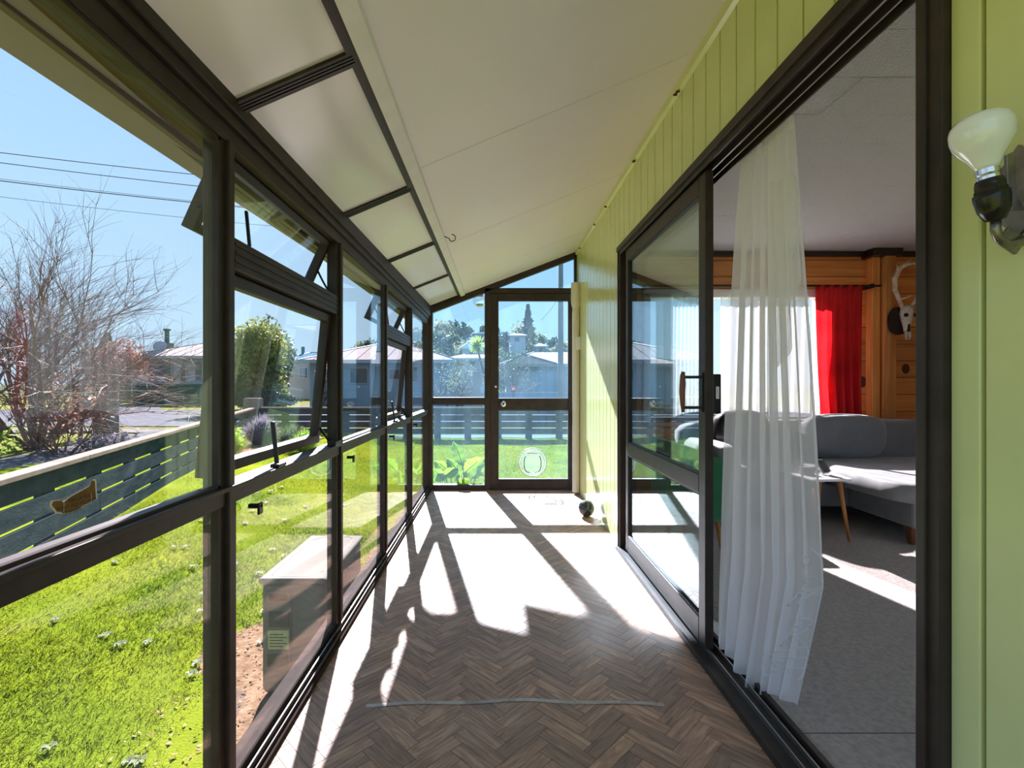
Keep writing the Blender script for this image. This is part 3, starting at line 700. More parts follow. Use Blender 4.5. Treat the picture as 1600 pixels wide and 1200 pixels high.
# ---------------------------------------------------------------- living room shell
RX1, RY1, RZ = 4.4, 4.92, 2.40
def room():
    fl = struct('floor', (2.6, 1.8, -.02), 'grey-beige carpet floor of the living room')
    MB().box(.945, RX1, -2.2, RY1, -.10, .004).build('carpet', 'carpet', fl)
    MB().box(.96, RX1, 1.565, 1.568, .004, .0048).build('carpet_seam', 'dark_trim', fl)
    c = struct('ceiling', (2.6, 1.8, RZ), 'white textured tile ceiling of the living room')
    MB().box(.96, RX1 + .1, -2.2, RY1 + .1, RZ + .012, RZ + .09).build('ceiling_core', 'tile_gap', c)
    r = 0; y = -2.2
    while y < RY1:
        y2 = min(y + .288, RY1); x = .965 - (.6 if r % 2 else 0) - (.3 if r % 3 == 1 else 0)
        while x < RX1:
            xa, xb = max(x, .965), min(x + 1.2, RX1)
            if xb - xa > .02:
                dz = random.choice([0, 0, .0015, .003])
                MB().box(xa + .001, xb - .001, y + .0012 + random.choice([0, 0, .002]), y2 - .0012, RZ + dz, RZ + .014).build('ceiling_tile', 'tile_white', c)
            x += 1.2
        y = y2; r += 1
    # timber back wall with a window opening
    w = struct('wall_back', (2.6, RY1, 0), 'orange timber board wall at the back of the living room')
    wx0, wx1, wz0, wz1 = 1.50, 3.22, .72, 1.99
    bh = .166; k = 0; z = 0.0
    while z < RZ:
        z2 = min(z + bh, RZ)
        if z2 <= wz0 + .02 or z >= wz1 - .02: spans = [(.98, 2.7), (2.7, RX1)]
        else: spans = [(.98, wx0), (wx1, RX1)]
        for a, d_ in spans: MB().box(a + .001, d_ - .001, RY1, RY1 + .03, z + .002, z2 - .002).build('timber_board', 'pine', w, .005)
        z = z2
    for a in [(.9, wx0, 0, RZ), (wx1, RX1 + .1, 0, RZ), (wx0, wx1, 0, wz0), (wx0, wx1, wz1, RZ)]:
        MB().box(a[0], a[1], RY1 + .012, RY1 + .12, a[2] - .02, a[3] + .05).build('wall_core', 'dark_trim', w)
    for (x, zz, sx, sz) in [(3.55, 1.86, .035, .05), (3.62, 1.12, .045, .055), (3.70, .80, .04, .05), (3.82, .52, .05, .05), (3.36, 1.42, .03, .035), (4.05, 1.25, .04, .05)]:
        MB().lathe([(.001, 0), (sx * .8, .0), (sx, .001), (.001, .0015)], (x, RY1 - .0015, zz), 14, (0, 1, 0)).xf(lambda p, zz=zz, q=sz / sx: (p.x, p.y, zz + (p.z - zz) * q)).build('knot', 'knot', w)
    MB().box(.98, RX1, RY1 - .045, RY1, RZ - .05, RZ).build('ceiling_trim', 'dark_trim', w, .006)
    # posts
    for x in (3.74,):
        MB().box(x - .085, x - .01, RY1 - .09, RY1, 0, RZ - .05).build('post', 'pine_post', w, .004)
        MB().box(x, x + .10, RY1 - .15, RY1, 0, RZ - .05).build('post', 'pine_post', w, .006)
        MB().box(x - .13, x + .15, RY1 - .17, RY1, RZ - .075, RZ - .002).build('post_cap', 'dark_trim', w, .005)
    win = struct('window_30', (2.65, RY1, wz0), 'bright living room window behind net curtains')
    MB().box(wx0, wx1, RY1 - .03, RY1 + .12, wz0 - .04, wz0).build('window_sill', 'pine', win, .004)
    MB().box(wx0 - .04, wx0 + .03, RY1 - .02, RY1 + .1, wz0, wz1).build('frame', 'batten_white', win, .004)
    MB().box(wx1 - .03, wx1 + .04, RY1 - .02, RY1 + .1, wz0, wz1).build('frame', 'batten_white', win, .004)
    MB().box(wx0 - .04, wx1 + .04, RY1 - .02, RY1 + .1, wz1 - .04, wz1 + .04).build('frame', 'batten_white', win, .004)
    for x in (2.08, 2.66): MB().box(x - .02, x + .02, RY1 + .03, RY1 + .08, wz0, wz1).build('mullion', 'batten_white', win, .004)
    for a, d_ in ((wx0 + .03, 2.06), (2.10, 2.64), (2.68, wx1 - .03)): MB().box(a, d_, RY1 + .055, RY1 + .06, wz0, wz1 - .03).build('pane', 'glass_left', win)
    # side wall and rear wall, unseen openings added to let daylight in
    s = struct('wall_side', (RX1, 1.8, 0), 'timber side wall of the living room')
    for a in [(-2.2, -1.9, 0, RZ), (2.5, RY1 + .1, 0, RZ), (-1.9, 2.5, 0, .35), (-1.9, 2.5, 2.2, RZ)]:
        MB().box(RX1, RX1 + .1, a[0], a[1], a[2], a[3] + .05).build('wall_core', 'pine', s)
    s = struct('wall_rear', (2.6, -2.2, 0), 'rear wall of the living room behind the viewer')
    for a in [(.96, 1.2, 0, RZ), (4.2, RX1 + .1, 0, RZ), (1.2, 4.2, 0, .3), (1.2, 4.2, 2.2, RZ)]:  # wide unglazed opening added to bring daylight into the room
        MB().box(a[0], a[1], -2.3, -2.2, a[2], a[3] + .05).build('wall_core', 'pine', s)
room()

# ---------------------------------------------------------------- porch fittings
def fittings():
    # downpipe in the far corner
    y, x = 4.99, .812
    p = thing('downpipe', (x, y, 0), 'cream plastic downpipe standing in the far right corner', 'pipe')
    MB().tube([(x, y, .02), (x, y, 1.95)], .036, 18).build('pipe', 'cream_pipe', p, smooth=False)
    MB().lathe([(.037, 1.86), (.047, 1.90), (.050, 1.93), (.050, 2.10), (.046, 2.11), (.02, 2.11)], (x, y, 0), 20).build('collar', 'cream_pipe', p, smooth=False)
    MB().box(x - .005, x + .042, y - .055, y - .025, 1.44, 1.57).build('clip', 'white_plastic', p, .006)
    # dark ball with a pale cap at the wall
    c = Vector((.760, 4.14, .068))
    b = thing('door_stop_ball', (c.x, c.y, 0), 'glossy black ball with pale straps on the floor by the wall', 'ball')
    MB().lathe([(.003, -.067), (.03, -.062), (.053, -.042), (.066, -.012), (.067, .01), (.058, .036), (.038, .056), (.014, .066), (.003, .067)], c, 28).build('ball', 'dark_ball', b, smooth=True)
    for tz in (.012, -.014):
        MB().tube([(c.x + .069 * math.sin(a), c.y - .02 + tz, c.z + .069 * math.cos(a)) for a in np.linspace(-.7, .7, 12)], .0045, 6).build('strap', 'white_plastic', b, smooth=True)
    # cup hook on the batten
    hx, hy = -.306, 3.06; hz = zc(hx, hy) - .012
    MB().tube([(hx - .004, hy, hz + .006), (hx + .022, hy, hz - .006), (hx + .03, hy, hz - .010)] + [(hx + .045 + .021 * math.cos(a), hy, hz - .004 + .021 * math.sin(a)) for a in np.linspace(math.pi * 1.15, math.pi * 2.55, 12)], .0028, 6).build('cup_hook', 'black_metal', smooth=True, label='black cup hook screwed into the white ceiling batten', cat='hook')
    # bare bulb wall lamp
    L = thing('wall_lamp', (XR, .80, 1.34), 'bare white bulb in a black socket on a tarnished bracket', 'lamp')
    ax = Vector((-.14, .02, 1)).normalized(); base = Vector((.784, .785, 1.380))
    soc = MB().lathe([(.004, -.024), (.013, -.022), (.020, -.006), (.0225, .012), (.0225, .020), (.020, .0205), (.020, .026), (.0185, .0265), (.0185, .034), (.0165, .042), (.004, .042)], base, 32, ax).build('socket', 'bakelite', L, smooth=True)
    MB().lathe([(.004, .040), (.0145, .040), (.0145, .047), (.0135, .049), (.0145, .051), (.0145, .060), (.004, .060)], base, 24, ax).build('cap', 'chrome', L, smooth=False)
    prof = [(.0142, .058), (.0165, .064), (.021, .074), (.030, .088), (.037, .100), (.0395, .112), (.0395, .124), (.037, .133), (.030, .141), (.018, .146), (.003, .148)]
    MB().lathe(prof, base, 32, ax).build('bulb', 'opal', L, smooth=True, label='milky white bulb')
    bt = base - ax * .024
    MB().tube([bt, bt + Vector((0, 0, -.014)), bt + Vector((.006, .001, -.027)), bt + Vector((.022, .004, -.036)), bt + Vector((.042, .006, -.034)), bt + Vector((.062, .010, -.022)), bt + Vector((.082, .014, -.010))], .0068, 12).build('arm', 'tarnish', L, smooth=True)
    MB().obox((XR - .004, .805, 1.412), (.005, .105, .105), (math.radians(45), 0, 0)).build('back_plate', 'tarnish', L, .001)
    MB().prism([(XR - .034, .788, 1.375), (XR - .040, .788, 1.40), (XR - .042, .788, 1.462), (XR - .028, .788, 1.468), (XR - .026, .788, 1.40), (XR - .012, .788, 1.375)], (0, .005, 0)).build('tongue', 'tarnish', L, .001)
    MB().obox((XR - .020, .802, 1.330), (.035, .006, .030), (0, .6, 0)).build('clip', 'tarnish', L, .001)
    # globe lamp hanging under the gable eave outside the end wall
    gx, gy, gzz = -.165, 5.46, 2.005
    G = thing('globe_lamp', (gx, gy, 1.94), 'round clear glass globe lamp hanging outside beside the door post', 'lamp')
    MB().lathe([(.003, -.072), (.03, -.066), (.055, -.047), (.070, -.018), (.072, .006), (.062, .038), (.042, .058), (.035, .064)], (gx, gy, gzz), 24).build('globe', 'globe_glass', G, smooth=True)
    MB().lathe([(.003, -.055), (.028, -.052), (.042, -.040), (.046, -.033), (.003, -.033)], (gx, gy, gzz), 20).build('reflector', 'lamp_amber', G, smooth=True)
    MB().lathe([(.040, .055), (.040, .085), (.012, .090), (.012, .14), (.003, .14)], (gx, gy, gzz), 16).build('fitting', 'tarnish', G)
fittings()

# torn sticker on the nearest pane, print facing out so it reads mirrored from inside
def sticker():
    T = thing('torn_sticker', (-.699, .83, .89), 'torn brown paper sticker with mirrored print on the nearest pane', 'sticker')
    def q(u, v):
        Y = .695 * FP / (VU - u); return (Y, EYE - (v - VV) * Y / FP)
    outline = [(82, 790), (84, 783), (97, 781), (100, 785), (102, 784), (112, 776), (143, 759), (146, 751), (150, 750), (151, 753), (152, 770), (153, 779), (128, 793), (112, 801), (100, 802), (90, 799)]
    pts = [q(u, v) for u, v in outline]
    cy = sum(p[0] for p in pts) / len(pts); cz_ = sum(p[1] for p in pts) / len(pts)
    grow = lambda p, s: (cy + (p[0] - cy) * s, cz_ + (p[1] - cz_) * s)
    MB().prism([(-.6976, *grow(p, 1.05)) for p in pts], (.0003, 0, 0)).build('torn_edge', 'paper_edge', T)
    MB().prism([(-.6972, *grow(p, .97)) for p in pts], (.0003, 0, 0)).build('paper', 'paper_brown', T)
    for y in (.807, .862): MB().tube([(-.6967, y, .893), (-.6967, y + .0005, .912)], .0004, 4).build('crease', 'paper_edge', T)
    for txt, y, z, sz in (('YOUR ALARM', .842, .9085, .0088), ('PERSON ON THESE', .832, .8995, .0092), ('PREMISES', .822, .8905, .0088)):
        cu = bpy.data.curves.new('print', 'FONT'); cu.body = txt; cu.size = sz; cu.align_x = 'CENTER'
        tmp = bpy.data.objects.new('tmp', cu); COL.objects.link(tmp); bpy.context.view_layer.update()
        dg = bpy.context.evaluated_depsgraph_get(); me = bpy.data.meshes.new_from_object(tmp.evaluated_get(dg))
        o0 = parent_origin(T)
        wmax = max((abs(v.co.x) for v in me.vertices), default=1); sc = min(1., .041 / wmax)
        # seen from inside (+X side) +Y runs to the right: text x maps to -Y, so it reads reversed
        for v in me.vertices: x_, y_ = v.co.x * sc, v.co.y; v.co = Vector((-.6965, y - x_, z + y_ - .003)) - o0
        bpy.data.objects.remove(tmp); bpy.data.curves.remove(cu)
        finish('print', me, 'ink_brown', T, o0)
sticker()

# ---------------------------------------------------------------- living room furniture and curtains
def curtain_point(s, t):
    """hanging sheer at the door: s across the gathered cloth, t down from the rail"""
    ease = t ** .8
    Ya = 1.975 - .02 * ease; Yb = 1.665 - .055 * ease
    Xa = .985 - .095 * ease; Xb = 1.000 + .075 * math.sin(math.pi * min(t, .9) ** 1.2 * .55)
    if t > .80:
        k = (t - .80) / .20; Xb -= .085 * k; Yb += .02 * k
        Xa -= .004 * k
    y = Ya + (Yb - Ya) * s; x = Xa + (Xb - Xa) * s
    amp = .010 + .018 * ease
    f = math.sin(2 * math.pi * (7.0 * s + .15 * math.sin(3 * t))) + .45 * math.sin(2 * math.pi * (12.3 * s + .3 * t) + 1.)
    nx, ny = (Yb - Ya), -(Xb - Xa); ln = math.hypot(nx, ny); nx, ny = nx / ln, ny / ln
    fade = 1 - .5 * max(0, s - .8) / .2
    x += nx * amp * f * fade; y += ny * amp * f * fade
    y += amp * .35 * math.cos(2 * math.pi * 7.0 * s)
    zb = .03 + .05 * max(0, .25 - s) / .25 + .02 * math.sin(9 * s)
    return Vector((x, y, 2.0 - (2.0 - zb) * t))
def curtains():
    C = thing('sheer_curtain', (.97, 1.8, .03), 'white sheer curtain gathered in the open sliding doorway', 'curtain')
    MB().grid(lambda s, t: curtain_point(s, t), 120, 60).build('cloth', 'net_white', C, smooth=True)
    MB().grid(lambda s, t: curtain_point(s, t * .022) + Vector((-.002, -.003, 0)), 120, 3).build('heading_tape', 'net_lace', C, smooth=True)
    # loose flap hanging forward near the top
    def flap(s, t):
        p = curtain_point(.72 + .26 * s, .10 + .34 * t * (1 - .55 * s)); return p + Vector((-.022 - .02 * t, -.03 * t - .012, -.02 * math.sin(3 * s)))
    MB().grid(flap, 16, 20).build('flap', 'net_white', C, smooth=True)
    # lace squares worked along the leading edge
    def motif(sc, tc, ds, dt, rot):
        pts = []
        for i in range(33):
            a = 2 * math.pi * i / 32; r = 1 / max(abs(math.cos(a)), abs(math.sin(a)), .72)
            ss = sc + ds * r * math.cos(a + rot); tt = tc + dt * r * math.sin(a + rot) + .002 * math.sin(8 * a)
            pts.append(curtain_point(min(ss, .999), min(tt, .999)) + Vector((-.003, -.004, 0)))
        return pts
    b = MB()
    for sc, tc in ((.80, .835), (.87, .868), (.80, .905), (.76, .945), (.90, .80), (.84, .765)):
        b.tube(motif(sc, tc, .045, .012, .3), .0026, 5).tube(motif(sc, tc, .022, .006, .8), .0018, 5)
    for k in range(3):
        b.tube([curtain_point(.55 + .40 * q, .93 + .018 * k - .03 * q ** 2) + Vector((-.003, -.004, 0)) for q in np.linspace(0, 1, 24)], .002, 5)
    b.tube([curtain_point(.90 + .05 * math.sin(9 * q), .74 + .22 * q) + Vector((-.003, -.004, 0)) for q in np.linspace(0, 1, 40)], .0028, 5)
    b.build('embroidery', 'net_lace', C, smooth=True)
    def c2(s, t):
        return Vector((.985 + .05 * t + .012 * math.sin(18 * s), 1.985 + .05 * s + .03 * t * s, 2.0 - 1.9 * t))
    C2 = thing('sheer_curtain', (1.0, 1.08, .03), 'edge of a white sheer curtain beside the near door jamb', 'curtain')
    def c3(s, t):
        p = Vector((.985 + .012 * math.sin(26 * s) + .02 * t * s, .93 + (.15 + .10 * t * t) * s, 2.0 - 1.95 * t)); return p
    MB().grid(c3, 60, 30).build('cloth', 'net_lace', C2, smooth=True)
    R = thing('curtain_rail', (.985, 2.0, 2.0), 'thin white curtain track inside the sliding door head', 'curtain rail')
    MB().box(.978, .992, .90, 3.27, 2.005, 2.02).build('track', 'white_plastic', R, .002)
    for y in np.linspace(1.68, 1.96, 9): MB().box(.981, .989, y - .004, y + .004, 1.992, 2.006).build('glider', 'white_plastic', R)
    # window nets, red curtain and rod on the back wall
    for x0, x1, lab in ((1.74, 2.10, 'left white net curtain over the living room window'), (2.20, 3.06, 'right white net curtain next to the red curtain')):
        N = thing('net_curtain', ((x0 + x1) / 2, RY1 - .06, .78), lab, 'curtain')
        MB().grid(lambda s, t: Vector((x0 + (x1 - x0) * s, RY1 - .06 + .014 * math.sin(60 * s + 2 * t), 1.96 - 1.18 * t + .05 * t * math.sin(2.4 * s))), 80, 12).build('cloth', 'net_window', N, smooth=True)
    K = thing('red_curtain', (3.30, RY1 - .14, .76), 'deep red satin curtain beside the living room window', 'curtain')
    def red(s, t):
        sp = 1 - .12 * math.sin(math.pi * t) ; x = 3.07 + .46 * s + .07 * (t ** 1.5) * (1 - s)
        return Vector((x, RY1 - .14 + (.012 + .026 * t) * math.sin(2 * math.pi * 5.2 * s + .8 * math.sin(2 * t)), 2.035 - 1.28 * t))
    MB().grid(red, 100, 24).build('cloth', 'red_satin', K, smooth=True)
    MB().grid(lambda s, t: red(s, t * .03) + Vector((0, -.006, .012)), 100, 2).build('heading', 'red_satin', K, smooth=True)
    D = thing('curtain_rod', (2.85, RY1 - .14, 2.04), 'thin dark curtain rod above the living room window', 'curtain rod')
    MB().tube([(1.42, RY1 - .14, 2.04), (3.70, RY1 - .14, 2.04)], .011, 10).build('rod', 'dark_trim', D, smooth=True)
    for x in (1.46, 3.62): MB().box(x - .01, x + .01, RY1 - .15, RY1, 2.02, 2.06).build('bracket', 'dark_trim', D)
curtains()

def furniture():
    s = thing('corner_sofa', (3.2, 4.0, 0), 'grey fabric corner sofa with chaise under the window', 'sofa')
    MB().box(1.72, 4.25, 3.98, 4.70, .12, .30).build('base', 'sofa_grey', s, .02)
    MB().box(2.82, 4.0, 3.36, 3.98, .12, .30).build('chaise_base', 'sofa_sunlit', s, .02)
    def cush(c, r, nm, m, e=5., dent=.012, seed=1): MB().blob(c, r, e, 28, 14, dent, seed).build(nm, m, s, smooth=True)
    cush((3.36, 3.86, .375), (.70, .68, .085), 'chaise_cushion', 'sofa_sunlit', 6, .015, 3)
    cush((2.20, 4.25, .375), (.46, .36, .085), 'seat_cushion', 'sofa_grey', 6, .012, 4)
    MB().blob((2.95, 4.60, .46), (1.28, .13, .32), 6, 32, 12, .01, 5).build('backrest', 'sofa_grey', s, smooth=True)
    MB().blob((4.08, 4.14, .40), (.15, .54, .26), 5, 24, 12, .01, 6).build('armrest', 'sofa_grey', s, smooth=True)
    MB().blob((1.80, 4.26, .38), (.11, .42, .25), 5, 24, 12, .01, 7).build('armrest', 'sofa_grey', s, smooth=True)
    for x, y in ((2.86, 3.42), (3.92, 3.42), (1.80, 4.04), (4.16, 4.62), (1.80, 4.62)):
        MB().hexa([(x - .018, y - .018, 0), (x + .018, y - .018, 0), (x + .018, y + .018, 0), (x - .018, y + .018, 0), (x - .035, y - .035, .13), (x + .035, y - .035, .13), (x + .035, y + .035, .13), (x - .035, y + .035, .13)]).build('leg', 'chair_wood', s, .003)
    MB().blob((3.02, 4.345, .65), (.36, .10, .185), 3.4, 28, 14, .03, 8).build('throw_pillow', 'sofa_grey', smooth=True, label='large grey cushion against the sofa back', cat='cushion')
    MB().blob((2.14, 4.335, .67), (.24, .11, .20), 3.2, 28, 14, .03, 9).build('throw_pillow', 'leather_black', smooth=True, label='black leather cushion at the left end of the sofa', cat='cushion')
    # side table
    T = thing('side_table', (2.34, 3.64, 0), 'small white side table with splayed orange wooden legs', 'table')
    top = [(2.17, 3.40), (2.45, 3.42), (2.53, 3.86), (2.15, 3.86)]
    MB().prism([(x, y, .432) for x, y in top], (0, 0, .018)).build('table_top', 'table_white', T, .005)
    for (x, y), (fx, fy) in zip([(2.22, 3.47), (2.40, 3.48), (2.46, 3.78), (2.22, 3.78)], [(2.19, 3.40), (2.465, 3.47), (2.50, 3.86), (2.17, 3.86)]):
        MB().tube([(x, y, .432), (fx, fy, .004)], [.017, .009], 10).build('leg', 'table_wood', T, smooth=True)
    ph = thing('phone_stand', (2.37, 3.60, .45), 'white phone leaning on a small stand on the side table', 'phone')
    MB().obox((2.36, 3.60, .505), (.075, .010, .115), (-.55, 0, .35)).build('phone', 'table_white', ph, .006)
    MB().obox((2.366, 3.59, .507), (.064, .003, .095), (-.55, 0, .35)).xf(lambda p: (p.x - .002, p.y - .006, p.z + .003)).build('screen', 'ac_dark', ph, .001)
    MB().tube([(2.335, 3.66, .452), (2.34, 3.64, .512), (2.39, 3.65, .512), (2.40, 3.67, .452)], .004, 6).build('stand', 'chrome', ph)
    MB().box(2.20, 2.285, 3.56, 3.62, .450, .505).build('tissue_box', 'sofa_grey', bevel=.006, label='small grey box on the side table behind the sheer curtain', cat='box')
    # green tub chair, partly hidden by the door and the curtain
    G = thing('tub_chair', (1.28, 3.15, 0), 'green velvet tub chair behind the sliding door', 'chair')
    def back(u, v):
        a = math.pi * (.42 + 1.16 * u); r = .285 + .02 * v; h = .30 + (.46 - .12 * abs(2 * u - 1) ** 2) * v
        return Vector((1.30 + r * math.cos(a), 3.18 + r * math.sin(a), h))
    b = MB(); b.grid(back, 28, 8); n = len(b.v)
    b.grid(lambda u, v: Vector((1.30, 3.18, back(u, v).z)) + (back(u, v) - Vector((1.30, 3.18, back(u, v).z))) * .80, 28, 8)
    nu = 29
    for i in range(28): b.f.append((8 * nu + i, 8 * nu + i + 1, n + 8 * nu + i + 1, n + 8 * nu + i)); b.f.append((i, i + 1, n + i + 1, n + i))
    for j in range(8):
        for k in (0, 28): b.f.append((j * nu + k, (j + 1) * nu + k, n + (j + 1) * nu + k, n + j * nu + k))
    b.build('backrest', 'green_velvet', G, smooth=True)
    MB().blob((1.32, 3.18, .36), (.24, .24, .075), 4, 24, 10).build('seat', 'green_velvet', G, smooth=True)
    for a in (.6, 2.2, 3.9, 5.5):
        MB().tube([(1.30 + .18 * math.cos(a), 3.18 + .18 * math.sin(a), .30), (1.30 + .25 * math.cos(a), 3.18 + .25 * math.sin(a), .004)], [.018, .010], 8).build('leg', 'table_wood', G, smooth=True)
    # deer skull on the timber post
    c = Vector((3.87, 4.70, 1.72))
    K = thing('deer_skull', (c.x, c.y, c.z - .17), 'bleached deer skull with a branched antler on the timber post', 'skull')
    rings = [(-.165, .014, .012), (-.12, .026, .020), (-.06, .036, .030), (-.01, .052, .040), (.04, .060, .048), (.085, .050, .046), (.115, .024, .024)]
    V = []; n = 18
    for z, rx, ry in rings: V += [(c.x + rx * math.cos(2 * math.pi * i / n), c.y + ry * math.sin(2 * math.pi * i / n) - .01, c.z + z) for i in range(n)]
    m_ = len(rings)
    MB().add(V, [(j * n + i, j * n + (i + 1) % n, (j + 1) * n + (i + 1) % n, (j + 1) * n + i) for j in range(m_ - 1) for i in range(n)] + [tuple(range(n - 1, -1, -1)), tuple(range((m_ - 1) * n, m_ * n))]).build('cranium', 'bone', K, smooth=True)
    for sx in (-1, 1):
        MB().lathe([(.001, 0), (.017, 0), (.019, .010), (.001, .012)], (c.x + sx * .036, c.y - .050, c.z + .022), 14, (sx * .7, -.7, 0)).build('eye_socket', 'fur_and_hollow_dark', K)  # dark disc painting the shade of a hollow eye socket
        MB().tube([(c.x + sx * .013, c.y - .02, c.z - .12), (c.x + sx * .018, c.y - .024, c.z - .175), (c.x + sx * .012, c.y - .02, c.z - .205)], [.013, .011, .005], 8).build('jaw_bone', 'bone', K, smooth=True)
    MB().tube([(c.x, c.y - .038, c.z - .06), (c.x, c.y - .030, c.z - .13)], [.010, .014], 8).build('nose_opening', 'fur_and_hollow_dark', K)  # dark plug painting the shade inside the nose
    ant = MB()
    for sx in (-1, 1):
        P = [c + Vector((sx * .03, 0, .09)), c + Vector((sx * .08, -.02, .17)), c + Vector((sx * .135, -.04, .26)), c + Vector((sx * .145, -.05, .36)), c + Vector((sx * .10, -.06, .46)), c + Vector((sx * .03 + (.0 if sx > 0 else .03), -.07, .54))]
        ant = MB().tube(P, [.020, .018, .020, .024, .020, .005], 8)
        ant.tube([P[3], P[3] + Vector((-.012 * sx, -.03, .06)), P[3] + Vector((sx * .012, -.04, .12))], [.018, .013, .004], 7)
        ant.tube([P[4], P[4] + Vector((-.05 * sx, -.02, .025)), P[4] + Vector((-.13 * sx, -.03, .04))], [.019, .014, .004], 7)
        ant.tube([P[1], P[1] + Vector((-.03 * sx, -.04, .01)), P[1] + Vector((-.06 * sx, -.07, .03))], [.009, .007, .003], 7)
        ant.build('antler', 'antler', K, smooth=True)
    MB().blob((c.x - .03, c.y + .045, c.z - .02), (.10, .03, .13), 2.4, 18, 10, .03, 3).build('backing_board', 'fur_and_hollow_dark', K, smooth=True)
furniture()

# ---------------------------------------------------------------- fences
def fence(name, A, B, ground, label, z_top=.49, step=.78, post_w=.17, inner=1):
    A, B = Vector(A), Vector(B); L = (B - A).length; d = (B - A) / L; nrm = Vector((-d.y, d.x)) * inner
    T = thing(name, (A.x + d.x * L / 2, A.y + d.y * L / 2, ground), label, 'fence')
    def run(s0, s1, z0, z1, n0, n1):
        p = [A + d * s0 + nrm * n0, A + d * s1 + nrm * n0, A + d * s1 + nrm * n1, A + d * s0 + nrm * n1]
        return MB().hexa([(q.x, q.y, z0) for q in p] + [(q.x, q.y, z1) for q in p])
    n = int(L / step)
    for i in range(n + 1): run(max(i * step - post_w / 2, 0), min(i * step + post_w / 2, L), ground - .15, z_top - .03, -.03, .02).build('post', 'fence_dark', T)
    for r in range(4):
        z1 = z_top - .02 - r * .168; s = 0; k = 0
        while s < L:
            s2 = min(s + step * (3 if (k + r) % 2 else 2), L)
            run(s + .002, s2 - .002, z1 - .146, z1, .02 + random.uniform(0, .004), .042).build('slat', 'fence_dark', T, .003, seg=1); s = s2; k += 1
    s = 0
    while s < L:
        s2 = min(s + 2.6, L); run(s, s2 - .003, z_top - .02, z_top + .018, -.055, .07).build('cap_board', 'fence_cap', T, .004, seg=1); s = s2
    return T
fence('slat_fence', (-1.9, -.8), (-6.15, 12.75), -.15, 'dark slatted garden fence with pale cap along the driveway', inner=-1)
fence('slat_fence', (-6.15, 12.8), (7.0, 12.8), -.30, 'dark slatted fence across the far end of the lawn', inner=-1)
MB().box(-6.42, -6.02, 12.72, 13.0, -.3, .74).build('gate_post', 'concrete', bevel=.03, label='pale concrete post at the corner of the two fences', cat='post')
MB().box(-9.55, -9.17, 11.85, 12.2, -.25, .70).build('gate_post', 'concrete', bevel=.015, label='square concrete post beside the bare shrub', cat='post')

